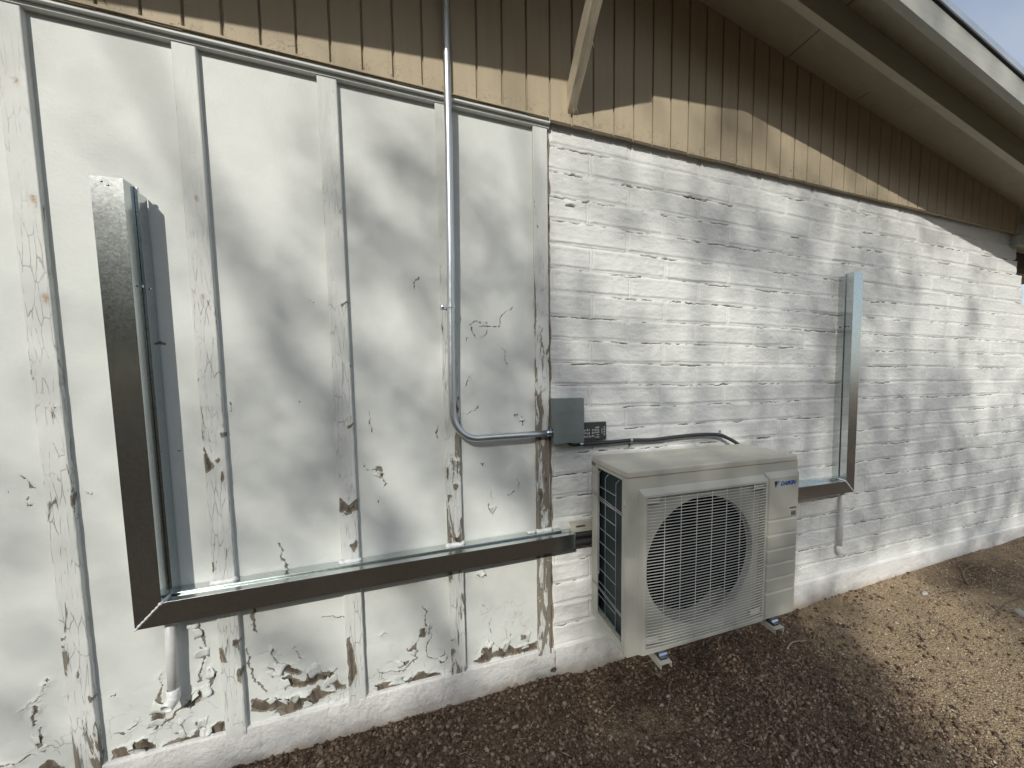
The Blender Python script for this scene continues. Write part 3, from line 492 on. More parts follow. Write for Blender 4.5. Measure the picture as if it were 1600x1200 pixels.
# ---- roof: deck / soffit
def slab(name, y0, y1, zlo, zhi, m, x0=-2.6, x1=6.2, bev=0, parent=house, par=None, side='R'):
    b = MB()
    for xa, xb in (((x0, RIDGE-1e-4),) if side == 'L' else ((RIDGE, x1),)):
        b.hexa([(xa, y0, roofz(xa)+zlo), (xb, y0, roofz(xb)+zlo), (xb, y1, roofz(xb)+zlo), (xa, y1, roofz(xa)+zlo),
                (xa, y0, roofz(xa)+zhi), (xb, y0, roofz(xb)+zhi), (xb, y1, roofz(xb)+zhi), (xa, y1, roofz(xa)+zhi)])
    return b.build(name, m, par or parent, bevel=bev)
slab('soffit', -.522, 3.2, 0, .016, M_soffit)
rf = slab('roof', -.545, 3.3, .018, .045, M_roof)
OL = -.93                                              # the higher roof left of the step oversails further
slab('soffit', OL+.035, 3.2, 0, .016, M_soffit, side='L'); slab('roof', OL+.01, 3.3, .018, .045, M_roof, side='L')
slab('fascia', OL, OL+.035, -.108, .012, M_fascia, bev=.002, side='L'); slab('rake_beam', -.60, -.561, -.132, -.001, M_beam, bev=.002, side='L')
sw = MB(); sw.hexa([(RIDGE-.02, -.54, roofz(RIDGE)+.03), (RIDGE, -.54, roofz(RIDGE)+.03), (RIDGE, 3.2, roofz(RIDGE)+.03), (RIDGE-.02, 3.2, roofz(RIDGE)+.03)]+[(RIDGE-.02, -.54, 3.55), (RIDGE, -.54, 3.55), (RIDGE, 3.2, 3.55), (RIDGE-.02, 3.2, 3.55)]); sw.build('roof_step_wall', M_siding, house)
slab('rake_beam', -.370, -.331, -.132, -.001, M_beam, bev=.002)
fa = slab('fascia', -.557, -.522, -.100, .012, M_fascia, bev=.002)
slab('drip_edge', -.572, -.5585, .018, .050, M_drip, par=fa)
slab('drip_shadow_strip', -.5635, -.5575, .012, .018, mat('drip_shade_black', (.02, .02, .025), .8), par=fa)  # black strip drawn in for the shade below the drip edge
# seams of the soffit plywood
b = MB()
for sx_ in (1.93,):
    b.hexa([(sx_, -.50, roofz(sx_)-.0012), (sx_+.003, -.50, roofz(sx_+.003)-.0012), (sx_+.003, -.05, roofz(sx_+.003)-.0012), (sx_, -.05, roofz(sx_)-.0012)]+
           [(sx_, -.50, roofz(sx_)+.004), (sx_+.003, -.50, roofz(sx_+.003)+.004), (sx_+.003, -.05, roofz(sx_+.003)+.004), (sx_, -.05, roofz(sx_)+.004)])
b.build('soffit_seam', M_dark, house)
# ---- diagonal brace
b = MB(); d = Vector((0, -.768, .640)); nn = Vector((0, .640, .768)); c0 = Vector((.657, -.050, 2.648)); Lb = 1.13
def ring(t, s=1.): 
    c = c0+d*t
    j = lambda: Vector((rnd.uniform(-.0012, .0012), 0, 0))+nn*rnd.uniform(-.0012, .0012)
    return [c+Vector((-.019*s, 0, 0))+j(), c+Vector((.019*s, 0, 0))+j(), c+Vector((.019*s, 0, 0))+nn*.088+j(), c+Vector((-.019*s, 0, 0))+nn*.088+j()]
R_ = [ring(-.006, .75), ring(.012, .98)]+[ring(.012+(Lb-.012)*i/16) for i in range(1, 17)]
vs = [q for r_ in R_ for q in r_]; fs = [(0, 3, 2, 1), tuple((len(R_)-1)*4+k for k in range(4))]
for i in range(len(R_)-1):
    for k in range(4): fs.append((i*4+k, i*4+(k+1) % 4, (i+1)*4+(k+1) % 4, (i+1)*4+k))
b.add(vs, fs)
for t_, s_ in ((.245, 1), (.12, -1), (.02, 1), (.03, -1), (.015, .3)):      # splinters
    p = c0+d*t_+Vector((.019*s_, 0, 0)); b.add([p, p+d*.006, p+Vector((.006*s_, -.004, -.03))], [(0, 1, 2)])
b.build('diagonal_brace', M_brace, house)
# ---- porch side: header beam, posts beyond the corner, body of the house behind
b = MB(); b.box((4.402, -.075, 2.505), (7.2, .02, 2.585)); b.box((4.402, -.062, 2.589), (7.2, .02, 2.665)); b.build('porch_beam', M_fascia, house, bevel=.003)
b = MB(); b.box((4.46, .03, 2.38), (7.2, .12, 2.50)); b.build('porch_joist', weathered('dark_stained_wood', (.06, .035, .02), (.1, 1, 1)), house)
b = MB()
b.box((-2.4, .03, -.1), (4.36, .16, 2.60)); b.box((4.36, .06, -.1), (4.60, .14, 2.25)); b.box((4.60, .06, -.1), (4.95, .14, 1.7)); b.box((4.95, .06, -.1), (5.3, .14, .9))
b.hexa([(-2.4, -.02, 2.61), (4.36, -.02, 2.61), (4.36, .16, 2.61), (-2.4, .16, 2.61), (-2.4, -.02, 2.8), (4.36, -.02, 2.8), (4.36, .16, 2.8), (-2.4, .16, 2.8)])
b.hexa([(-2.4, .03, 2.5), (RIDGE, .03, 2.5), (RIDGE, 3.1, 2.5), (-2.4, 3.1, 2.5), (-2.4, .03, roofz(-2.4)), (RIDGE, .03, roofz(RIDGE-.01)), (RIDGE, 3.1, roofz(RIDGE-.01)), (-2.4, 3.1, roofz(-2.4))])
b.hexa([(RIDGE, .03, 2.5), (4.36, .03, 2.5), (4.36, 3.1, 2.5), (RIDGE, 3.1, 2.5), (RIDGE, .03, roofz(RIDGE)), (4.36, .03, roofz(4.36)), (4.36, 3.1, roofz(4.36)), (RIDGE, 3.1, roofz(RIDGE))])
b.box((-2.4, .16, -.1), (4.36, 3.1, 2.49))
b.build('house_body', mat('body_paint', (.6, .6, .57), .7), house)
# ================================================================ SHEET METAL DUCTS (hollow, open top)
def channel(b, p0, p1, n_in, w, dpt, t=.0012):
    """a three-sided cover from p0 to p1 in the wall plane; n_in = unit vector across the width"""
    pass
def duct_mesh(mk, prof, name, m, parent):
    b = MB(); mk(b, prof); return b.build(name, m, parent)
def cover(b, q0, q1, y_f, y_b, t=.0014):
    """q0=(x,z) pair lists of outer/inner corner at the start, q1 at the end: front face + two returns"""
    (o0, i0), (o1, i1) = q0, q1
    def plate(a0, a1, c0, c1): # four corner columns of a thin sheet given as 3D pts
        b.add([a0, a1, c1, c0], [(0, 1, 2, 3)])
    P3 = lambda p, y: (p[0], y, p[1])
    plate(P3(o0, y_f), P3(o1, y_f), P3(i0, y_f), P3(i1, y_f))
    plate(P3(o0, y_f), P3(o1, y_f), P3(o0, y_b), P3(o1, y_b))
    plate(P3(i0, y_f), P3(i1, y_f), P3(i0, y_b), P3(i1, y_b))
def solid(o, t=.0012):
    m = o.modifiers.new('sheet', 'SOLIDIFY'); m.thickness = t; m.offset = 0; return o
YF = -.100
# ---------- left duct
dl = tag(empty('metal_duct', (-.87, -.05, .65)), 'long L-shaped galvanized sheet metal duct crossing the peeling panels left of the conduit', 'duct', 'galvanized line covers on the wall')
b = MB(); cover(b, ((-.911, 2.089), (-.836, 2.091)), ((-.907, .652), (-.836, .731)), YF, -.046); solid(b.build('upright_cover', M_galv, dl))
b = MB(); cover(b, ((-.907, .652), (-.836, .731)), ((.648, .676), (.652, .746)), YF, -.046); solid(b.build('horizontal_cover', M_galv, dl))
b = MB(); cover(b, ((-.926, 2.074), (-.829, 2.074)), ((-.918, .660), (-.829, .738)), -.045, -.004); 
b.add([(-.926, -.045, 2.074), (-.912, -.047, 2.074), (-.908, -.047, .66), (-.918, -.045, .66)], [(0,1,2,3)]); solid(b.build('upright_base', M_galv, dl))
b = MB(); cover(b, ((-.915, .652), (-.829, .738)), ((.60, .682), (.60, .753)), -.045, -.004); solid(b.build('horizontal_base', M_galv, dl))
# seam line (raised lap) along the inner return
b = MB(); b.box((-.8345, -.0530, .735), (-.8272, -.0445, 2.088)); b.build('seam', M_galv, dl)
b = MB(); b.hexa([(-.83, -.053, .737), (.645, -.053, .7525), (.645, -.044, .7525), (-.83, -.044, .737), (-.83, -.053, .7385), (.645, -.053, .7545), (.645, -.044, .7545), (-.83, -.044, .7385)]); b.build('seam', M_galv, dl)
def screw(x, y, z, n, parent, r=.0042, m=None):
    b = MB(); c = Vector((x, y, z)); n = Vector(n)
    b.tube([c, c+n*.0016, c+n*.0026], [r, r, r*.55], 8); return b.build('screw', m or M_zinc, parent, smooth=True)
for z in (1.775,):
    screw(-.8285, -.066, z, (1, 0, 0), dl); screw(-.8275, -.028, z, (1, 0, 0), dl)
screw(-.885, YF-.0006, 2.075, (0, -1, 0), dl, .003); screw(-.871, YF-.0006, 2.066, (0, -1, 0), dl, .003)
def bead(pts, rs, parent, name='caulk_bead'):
    b = MB(); b.tube(pts, rs, 7); o = b.build(name, M_caulk, parent, smooth='all'); return o
n = 26; pts = []; rs = []
for i in range(n):
    t = i/(n-1); pts.append((-.907+.071*t+rnd.uniform(-.0008, .0008), YF-.001, .652+.079*t+rnd.uniform(-.001, .001))); rs.append(.0034+.0012*math.sin(i*1.9)+rnd.uniform(-.0006, .0006)+(.0016 if t > .93 else 0))
bead(pts, rs, dl)
bead([(-.836, YF+.1*t*.5, .7325+.002*t) for t in [i/6 for i in range(7)]], [.0035]*7, dl)
# white caulk where the battens pass through the duct
def blob(x0, x1, y, z, parent, r=.0095):
    k = 9; pts = [(x0+(x1-x0)*i/(k-1), y+rnd.uniform(-.003, .003), z+rnd.uniform(-.002, .002)+(.006 if i in (0, k-1) else 0)) for i in range(k)]
    bead(pts, [r*rnd.uniform(.7, 1.1) for _ in pts], parent)
for x0, zz in ((-.7285, .742), (-.3215, .7465), (.0835, .751), (.4885, .756)): blob(x0-.006, x0+.070, -.026, zz, dl)
bead([(.44+i*.008, -.03+rnd.uniform(-.008, .008), .757+rnd.uniform(0, .006)) for i in range(6)], [.006, .008, .006, .009, .006, .004], dl)
# ---------- right duct
dr = tag(empty('metal_duct', (2.53, -.05, .76)), 'short galvanized sheet metal duct on the white block wall right of the air conditioner', 'duct', 'galvanized line covers on the wall')
b = MB(); cover(b, ((2.556, 2.118), (2.474, 2.115)), ((2.577, .740), (2.499, .815)), YF, -.046); solid(b.build('upright_cover', M_galv, dr))
b = MB(); cover(b, ((2.577, .740), (2.499, .815)), ((1.55, .738), (1.55, .822)), YF, -.046); solid(b.build('horizontal_cover', M_galv, dr))
b = MB(); cover(b, ((2.562, 2.102), (2.468, 2.102)), ((2.581, .745), (2.492, .821)), -.045, -.006); solid(b.build('upright_base', M_galv, dr))
b = MB(); cover(b, ((2.581, .734), (2.492, .828)), ((1.55, .732), (1.55, .829)), -.045, -.006); solid(b.build('horizontal_base', M_galv, dr))
b = MB(); b.hexa([(2.4905, -.054, .825), (2.4985, -.054, .825), (2.4985, -.044, .825), (2.4905, -.044, .825), (2.4665, -.054, 2.11), (2.4745, -.054, 2.11), (2.4745, -.044, 2.11), (2.4665, -.044, 2.11)]); b.build('seam', M_galv, dr)
screw(2.4695, -.070, 1.79, (-1, 0, 0), dr, .004, M_black); screw(2.4695, -.030, 1.79, (-1, 0, 0), dr, .004, M_black)
bead([(2.577-.078*i/12, YF-.001, .740+.075*i/12) for i in range(13)], [.0034+rnd.uniform(-.0006, .0008) for _ in range(13)], dr)
bead([(2.499-.004*i/8, YF+.09*i/8, .818+.008*i/8) for i in range(9)], [.004]*9, dr)
# ================================================================ CONDUIT
cd = tag(empty('conduit', (.13, -.05, 2.0)), 'galvanized steel conduit coming down from the gable and bending right to the grey box', 'conduit')
path = [(.1335, -.062, 3.42), (.1335, -.062, 2.96), (.131, -.061, 2.484), (.126, -.058, 1.98), (.121, -.054, 1.72), (.1165, -.050, 1.47)]
cx_, cz_, r_ = .2175, 1.352, .100
p_in = Vector(path[-1])
arc = []
for i in range(1, 13):
    a = math.radians(180+90*i/12); arc.append((.222+.106*math.cos(a), -.048, 1.335+.118*math.sin(a)))
path += [(.116, -.049, 1.38)]+arc+[(.30, -.047, 1.2185), (.42, -.047, 1.220), (.540, -.046, 1.2235)]
b = MB(); b.tube(path, .0148, 18); b.build('pipe', M_emt, cd, smooth='all')
b = MB(); b.tube([(.116, -.054+.018*math.cos(a), 1.772) for a in (0,)]*1+[(.116, -.036, 1.772)], .003, 6)
st_ = MB(); # one-hole strap
ring_pts = [(.1215+.0172*math.cos(a), -.055+.0172*math.sin(a), 0) for a in [math.pi*(1+i/10) for i in range(11)]]
vs = []; 
for x, y, _ in ring_pts: vs += [(x, y, 1.765), (x, y, 1.780)]
fs = [(2*i, 2*i+2, 2*i+3, 2*i+1) for i in range(10)]
st_.add(vs, fs); st_.add([(.1043, -.055, 1.765), (.1043, -.055, 1.780), (.1043, -.022, 1.780), (.1043, -.022, 1.765)], [(0,1,2,3)])
st_.box((.082, -.0225, 1.765), (.1043, -.0205, 1.780)); solid(st_.build('strap', M_emt, cd), .0015)
screw(.0925, -.0225, 1.7725, (0, -1, 0), cd, .0055)
b = MB(); b.tube([(.530, -.046, 1.2232), (.535, -.046, 1.2233), (.5355, -.046, 1.2233), (.548, -.046, 1.2235), (.549, -.046, 1.2235), (.553, -.046, 1.2235)], [.0165, .0185, .0165, .0165, .020, .020], 14); b.build('connector', M_zinc, cd, smooth=True)
b = MB(); b.tube([(.553, -.046, 1.2235), (.5575, -.046, 1.2235)], .021, 8); b.build('locknut', M_black, cd)
# ================================================================ DISCONNECT BOX
db = tag(empty('disconnect_box', (.63, -.04, 1.28)), 'grey metal electrical disconnect box on the white block wall beside the last batten', 'electrical box')
b = MB(); b.box((.5580, -.060, 1.180), (.7000, -.012, 1.381)); b.build('body', M_box, db, bevel=.002)
b = MB(); b.add([(.556, -.082, 1.176), (.703, -.082, 1.176), (.703, -.082, 1.3835), (.556, -.082, 1.3835), (.556, -.036, 1.176), (.703, -.036, 1.176), (.703, -.036, 1.3835), (.556, -.036, 1.3835)],
  [(0,1,2,3), (1,5,6,2), (3,2,6,7), (0,3,7,4)]); b.build('cover', M_box, db, bevel=.0015)
b = MB(); b.box((.572, -.0832, 1.3185), (.690, -.0819, 1.3196)); b.build('pressed_line', M_box, db)
b = MB(); b.box((.605, -.0845, 1.1785), (.634, -.0815, 1.1825)); b.build('latch', M_box, db)
b = MB(); b.box((.700, -.034, 1.174), (.842, -.014, 1.262)); lp = b.build('label_plate', M_label, db, bevel=.003)
pr = MB()
for i in range(7):
    x = .722+i*.0085; 
    for j in range(3):
        if rnd.random() < .85: pr.box((x, -.0352, 1.188+j*.0155+rnd.uniform(0, .003)), (x+.0038, -.0338, 1.188+j*.0155+rnd.uniform(.008, .013)))
for i in range(3):
    for j in range(5):
        if rnd.random() < .9: pr.box((.782+i*.0075, -.0352, 1.186+j*.0115), (.782+i*.0075+.0045, -.0338, 1.186+j*.0115+rnd.uniform(.004, .009)))
for j in range(6): pr.box((.826, -.0352, 1.196+j*.008), (.834, -.0338, 1.196+j*.008+.0035))
pr.box((.816, -.0352, 1.205), (.8185, -.0338, 1.232)); pr.build('label_print', M_ink, lp)
# ================================================================ BLACK WHIP
wp = tag(empty('flexible_cable', (1.1, -.03, 1.16)), 'black flexible cable strapped along the block wall from grey box to air conditioner', 'cable')
def smoothpath(P, k=6):
    P = [Vector(p) for p in P]; out = []
    for i in range(len(P)-1):
        p0 = P[max(i-1, 0)]; p1 = P[i]; p2 = P[i+1]; p3 = P[min(i+2, len(P)-1)]
        for j in range(k):
            t = j/k; out.append(.5*((2*p1)+(p2-p0)*t+(2*p0-5*p1+4*p2-p3)*t*t+(3*p1-p0-3*p2+p3)*t*t*t))
    return out+[P[-1]]
cab = smoothpath([(.712, -.034, 1.158), (.78, -.034, 1.158), (.888, -.034, 1.159), (.979, -.034, 1.161), (1.111, -.033, 1.156), (1.269, -.034, 1.164), (1.415, -.036, 1.166), (1.525, -.040, 1.160), (1.585, -.052, 1.138), (1.63, -.075, 1.108), (1.66, -.11, 1.06), (1.65, -.18, .98)])
b = MB(); b.tube(cab, .0100, 12); b.build('cable_jacket', M_whip, wp, smooth='all')
b = MB(); b.tube(smoothpath([(.628, -.05, 1.180), (.648, -.048, 1.164), (.675, -.038, 1.156), (.70, -.034, 1.157)]), .0055, 8); b.tube(smoothpath([(.618, -.05, 1.180), (.645, -.045, 1.160), (.70, -.034, 1.153)]), .003, 6); b.build('wire_tail', M_rubber, wp, smooth='all')
b = MB(); b.tube([(.700, -.034, 1.158), (.716, -.034, 1.158)], .0105, 12); b.build('cable_fitting', M_zinc, wp, smooth=True)
for x, z, s_ in ((.979, 1.161, -1), (1.555, 1.152, 1)):
    b = MB(); pts = [(x+.0, -.034-.0118*math.cos(a), z+.0118*math.sin(a)) for a in [math.pi*(-.5+i/8) for i in range(9)]]
    vs = []
    for p in pts: vs += [(p[0]-.006, p[1], p[2]), (p[0]+.006, p[1], p[2])]
    b.add(vs, [(2*i, 2*i+2, 2*i+3, 2*i+1) for i in range(8)])
    zz = z+s_*.0118; b.add([(x-.006, -.034, zz), (x+.006, -.034, zz), (x+.006, -.02, zz+s_*.004), (x-.006, -.02, zz+s_*.004), (x+.006, -.019, zz+s_*.020), (x-.006, -.019, zz+s_*.020)], [(0,1,2,3), (3,2,4,5)])
    o = solid(b.build('clamp', M_emt if s_ < 0 else M_zinc, wp), .0014); screw(x, -.020, zz+s_*.012, (0, -1, 0), wp, .0055, M_rubber if s_ < 0 else M_zinc)
# ================================================================ WALL BRACKET
bk = tag(empty('wall_bracket', (1.14, -.03, .76)), 'cream steel wall bracket holding the air conditioner above the gravel', 'bracket')
b = MB(); slot = (.675, .724, .7525, .7625)
x0, x1, z0, z1 = .647, 1.64, .728, .778
for a, c, e, f in ((x0, slot[0], z0, z1), (slot[0], slot[1], z0, slot[2]), (slot[0], slot[1], slot[3], z1), (slot[1], x1, z0, z1)): b.box((a, -.046, e), (c, -.0425, f))
b.box((x0, -.0425, z1-.003), (x1, -.018, z1)); b.box((x0, -.0425, z0), (x1, -.018, z0+.003)); b.build('rail', M_bracket, bk)
for ax in (.828, 1.418):
    b = MB(); w2 = .050
    b.box((ax, -.552, .3665), (ax+w2, -.02, .3695)); b.box((ax, -.552, .348), (ax+.003, -.02, .3665)); b.box((ax+w2-.003, -.552, .348), (ax+w2, -.02, .3665))
    b.box((ax, -.046, .25), (ax+w2, -.043, .76)); o = b.build('arm', M_bracket, bk)
    b = MB(); b.box((ax+.010, -.534, .3697), (ax+w2-.006, -.488, .3810)); b.build('rubber_pad', M_rubber, o, bevel=.003)
    b = MB(); vs = []
    for i in range(9):
        a = math.pi*i/8*.9; vs += [(ax+.010, -.520+.020*(1-math.cos(a))*.9-.006, .3812+.011*math.sin(a)), (ax+w2-.004, -.520+.020*(1-math.cos(a))*.9-.006, .3812+.011*math.sin(a))]
    b.add(vs, [(2*i, 2*i+2, 2*i+3, 2*i+1) for i in range(8)]); b.box((ax+.010, -.536, .3812), (ax+w2-.004, -.505, .3828)); solid(b.build('clip', M_zinc, o), .0016)
# ================================================================ REFRIGERANT LINES
rl = tag(empty('refrigerant_pipes', (.72, -.07, .70)), 'black insulated refrigerant pipes leaving the long duct end behind the air conditioner', 'pipes')
for zz, yy, rr in ((.722, -.060, .0145), (.688, -.064, .019)):
    b = MB(); b.tube(smoothpath([(.50, yy, zz), (.66, yy, zz), (.80, yy-.01, zz+.002), (1.2, yy-.03, zz), (1.60, yy-.07, zz-.08)]), rr, 12); b.build('insulated_line', M_rubber, rl, smooth='all')
# ================================================================ DRAIN PIPES
def drain(lab, x, ztop, zel, yw, r, out, gdir):
    t = tag(empty('drain_pipe', (x, yw, zel)), lab, 'drain pipe', 'white drain pipes under the ducts')
    b = MB(); b.tube([(x, yw, ztop), (x+gdir, yw, zel+.03)], r, 16); b.build('pipe', M_pvc, t, smooth='all')
    b = MB(); P_ = [(x+gdir, yw, zel+.048), (x+gdir, yw, zel+.022)]
    for i in range(1, 7):
        a = math.radians(78*i/6); P_.append((x+gdir+out[0]*.020*(1-math.cos(a)), yw+out[1]*.020*(1-math.cos(a)), zel+.022-.020*math.sin(a)))
    e = Vector(P_[-1]); dd = Vector((out[0], out[1], -.35)).normalized(); P_.append(tuple(e+dd*.018))
    b.tube(P_, r+.0022, 16, cap=False); o = b.build('elbow', M_pvc, t, smooth='all'); solid(o, .0022)
    return t
drain('white plastic drain pipe with elbow below the corner of the long left duct', -.848, .672, .335, -.034, .0150, (-.25, -.97), -.010)
drain('thin white drain pipe with elbow below the right duct, low on the block wall', 2.558, .76, .315, -.042, .0150, (.75, -.66), -.004)
# ================================================================ AIR CONDITIONER
ac = tag(empty('air_conditioner', (1.137, -.34, .39)), 'beige outdoor air conditioner unit with wire grille hung on the block wall', 'air conditioner')
X0, X1, Y0, Y1, Z0, Z1 = .701, 1.573, -.502, -.177, .396, 1.129
def rounded_front(z0, z1, r=.018, inset=0, back=True):
    pass
b = MB()
# front-left post wrapping the corner (rounded), built as an outline in (x,y) extruded in z
def extr(b, outline, z0, z1):
    n = len(outline); vs = [(x, y, z0) for x, y in outline]+[(x, y, z1) for x, y in outline]
    b.add(vs, [tuple(range(n-1, -1, -1)), tuple(range(n, 2*n))]+[(i, (i+1) % n, (i+1) % n+n, i+n) for i in range(n)])
rc = .020
arc_ = [(X0+rc-rc*math.sin(a), Y0+rc-rc*math.cos(a)) for a in [math.radians(90-15*i) for i in range(7)]]   # from left side to the front
outl = [(X0, -.463)]+arc_+[(.768, Y0), (.768, Y0+.003), (X0+rc, Y0+.003), (X0+.003, Y0+rc), (X0+.003, -.463)]
extr(b, outl, Z0, 1.104); 
b.box((.768, Y0, 1.008), (1.385, Y0+.003, 1.104)); b.box((.768, Y0, Z0), (1.385, Y0+.003, .415)); b.box((1.385, Y0, Z0), (X1, Y0+.003, 1.104))
b.build('front_cabinet', M_ac, ac, smooth=True)
b = MB(); b.box((X0, -.240, Z0+.03), (X0+.003, Y1, 1.104)); b.box((X0, Y1-.003, Z0), (X0+.05, Y1, 1.104))
b.box((X0, -.463, Z0+.012), (X0+.003, -.240, .432)); b.box((X0, -.463, 1.088), (X0+.003, -.240, 1.104)); b.build('side_frame', M_ac, ac)
b = MB(); b.box((X1-.003, Y0+.003, Z0), (X1, Y1, 1.104)); b.hexa([(X1, -.42, .80), (X1+.045, -.40, .815), (X1+.045, -.26, .815), (X1, -.24, .80), (X1, -.42, 1.065), (X1+.045, -.40, 1.045), (X1+.045, -.26, 1.045), (X1, -.24, 1.065)])
b.box((1.10, Y1-.003, Z0), (X1-.003, Y1, 1.104)); b.build('right_side', M_ac, ac, bevel=.003)
b = MB(); b.hexa([(X0-.002, Y0+.02, Z0), (X1-.001, Y0+.004, Z0), (X1-.001, Y1, Z0), (X0-.002, Y1, Z0), (X0-.002, Y0+.02, Z0+.012), (X1-.001, Y0+.004, Z0+.012), (X1-.001, Y1, Z0+.030), (X0-.002, Y1, Z0+.030)]); b.build('base_pan', M_ac, ac)
# lid
b = MB(); r2 = .022; o_ = .004
cs = [(X0-o_, Y0-o_), (X1+o_, Y0-o_), (X1+o_, Y1+o_), (X0-o_, Y1+o_)]; pts = []
for k, (cx, cy) in enumerate(cs):
    sx, sy = (1 if k in (0, 3) else -1), (1 if k in (0, 1) else -1)
    for i in range(7):
        a0 = [180, 270, 0, 90][k]; a = math.radians(a0+90*i/6); pts.append((cx+sx*r2+r2*math.cos(a), cy+sy*r2+r2*math.sin(a)))
extr(b, pts, 1.101, Z1); M_lid = mat('dusty_lid_paint', (.52, .51, .44), .5, spec=.35); g = N(M_lid)
g.out(col=g.mix(g.mr(g.noise(3.2, 6, .7, stretch=(.5, 1.6, 1)), .42, .66), (.53, .52, .455), (.43, .405, .34)), rough=g.mr(g.noise(9, 4, .7), .35, .7, .38, .65)); b.build('top_cover', M_lid, ac, bevel=.006, seg=3, smooth=True)
b = MB(); b.box((X0-.0058, -.236, 1.068), (X0+.001, -.185, 1.118)); 
o = b.build('handle_grip', M_ac, ac, bevel=.002)
b = MB()
for i in range(4): b.box((X0-.0068, -.229+i*.011, 1.092), (X0-.0056, -.225+i*.011, 1.108))
b.build('grip_slots', M_dark, o)
# raised plate: grille frame + service panel, bevelled at the top and left
b = MB(); xo0, xo1, zo0, zo1 = .752, 1.5655, .3975, 1.056; xi0, xi1, zi0, zi1 = .764, 1.556, .402, 1.034; yf = -.524
gx0_, gx1_, gz0, gz1 = .777, 1.366, .420, 1.024
xs_ = 1.376
out = [(xo0, Y0-.0002, zo0), (xs_, Y0-.0002, zo0), (xs_, Y0-.0002, zo1), (xo0, Y0-.0002, zo1)]
inn = [(xi0, yf, zi0), (xs_, yf, zi0), (xs_, yf, zi1), (xi0, yf, zi1)]
hol = [(gx0_, yf, gz0), (gx1_, yf, gz0), (gx1_, yf, gz1), (gx0_, yf, gz1)]
hob = [(x, -.4865, z) for x, y, z in hol]
vs = out+inn+hol+hob; fs = []
for k in range(4):
    j = (k+1) % 4
    fs += [(k, j, 4+j, 4+k), (4+k, 4+j, 8+j, 8+k), (8+k, 8+j, 12+j, 12+k)]
b.add(vs, fs); b.build('grille_frame', M_ac, ac, bevel=.0015)
b = MB(); b.hexa([(1.3775, Y0-.0004, zo0+.012), (xo1, Y0-.0004, zo0+.012), (xo1, Y0-.0004, zo0+.012), (1.3775, Y0-.0004, zo0+.012)]+[(1.3775, Y0, 1), (xo1, Y0, 1), (xo1, Y0, 1), (1.3775, Y0, 1)]) if False else None
zc = [1.0485, .854, .788, .721, .655, .5885, .525, .415]
yp = -.5245
for i in range(len(zc)-1):
    za, zb_ = zc[i]-.0028, zc[i+1]+.0028
    if i == 0: za = zc[0]
    b.add([(1.3865, yp, zb_+.003), (1.552, yp, zb_+.003), (1.552, yp, za-.006), (1.3865, yp, za-.006),
           (1.3835, -.5175, zb_), (1.559, -.5175, zb_), (1.559, -.5175, za), (1.3835, -.5175, za)],
          [(0,1,2,3), (0,4,5,1), (1,5,6,2), (2,6,7,3), (3,7,4,0)])
b.add([(1.3765, -.5178, .402), (1.563, -.5178, .402), (1.563, -.5178, 1.050), (1.3765, -.5178, 1.050), (1.3765, Y0, .400), (1.566, Y0, .400), (1.566, Y0, 1.064), (1.3765, Y0, 1.064)],
      [(0,1,2,3), (0,4,5,1), (1,5,6,2), (2,6,7,3), (3,7,4,0)])
svc = b.build('service_panel', M_ac, ac)
# fan orifice plate
b = MB(); cxf, czf, R = 1.066, .722, .270; nseg = 64; yo = -.488
ring_ = [(cxf+R*math.cos(2*math.pi*i/nseg), yo, czf+R*math.sin(2*math.pi*i/nseg)) for i in range(nseg)]
def sq(i):
    a = 2*math.pi*i/nseg; c, s_ = math.cos(a), math.sin(a)
    t = min(((gx1_+.004-cxf)/c) if c > 1e-6 else ((gx0_-.004-cxf)/c) if c < -1e-6 else 9, ((gz1+.004-czf)/s_) if s_ > 1e-6 else ((gz0-.004-czf)/s_) if s_ < -1e-6 else 9)
    return (cxf+t*c, yo, czf+t*s_)
vs = ring_+[sq(i) for i in range(nseg)]+[(x, yo+.035, z) for x, y, z in ring_]
fs = [(i, (i+1) % nseg, nseg+(i+1) % nseg, nseg+i) for i in range(nseg)]+[(i, 2*nseg+i, 2*nseg+(i+1) % nseg, (i+1) % nseg) for i in range(nseg)]
b.add(vs, fs); 
for cx, cz in ((gx0_-.004, gz0-.004), (gx1_+.004, gz0-.004), (gx1_+.004, gz1+.004), (gx0_-.004, gz1+.004)):
    sxx = 1 if cx < cxf else -1; szz = 1 if cz < czf else -1
    # fill the corner triangle left by the radial fan of quads
    b.add([(cx, yo+.0005, cz), (cx+sxx*.09, yo+.0005, cz), (cx, yo+.0005, cz+szz*.09)], [(0, 1, 2)])
b.build('fan_shroud', M_ac, ac)
# fan
b = MB(); b.tube([(cxf, -.40, czf), (cxf, -.452, czf), (cxf, -.462, czf)], [.062, .062, .045], 24)
for k in range(3):
    a0 = 2*math.pi*k/3+.4; vs = []; NR, NA = 6, 10
    for i in range(NR):
        r_ = .055+(.245-.055)*i/(NR-1)
        for j in range(NA):
            t = j/(NA-1); a = a0+(t-.5)*(1.35+.25*i/(NR-1))+.25*i/(NR-1); vs.append((cxf+r_*math.cos(a), -.44+.075*t-.01*math.sin(3*t), czf+r_*math.sin(a)))
    b.add(vs, [(i*NA+j, i*NA+j+1, (i+1)*NA+j+1, (i+1)*NA+j) for i in range(NR-1) for j in range(NA-1)])
b.build('fan', M_black, ac, smooth='all')
b = MB(); b.box((.79, -.262, .42), (1.36, -.258, 1.09)); b.box((.79, -.262, .42), (.795, -.33, 1.09)); b.box((1.375, -.46, .42), (1.380, -.20, 1.09)); b.build('dark_backing', M_dark, ac)  # dark sheets put in so the fan opening looks unlit
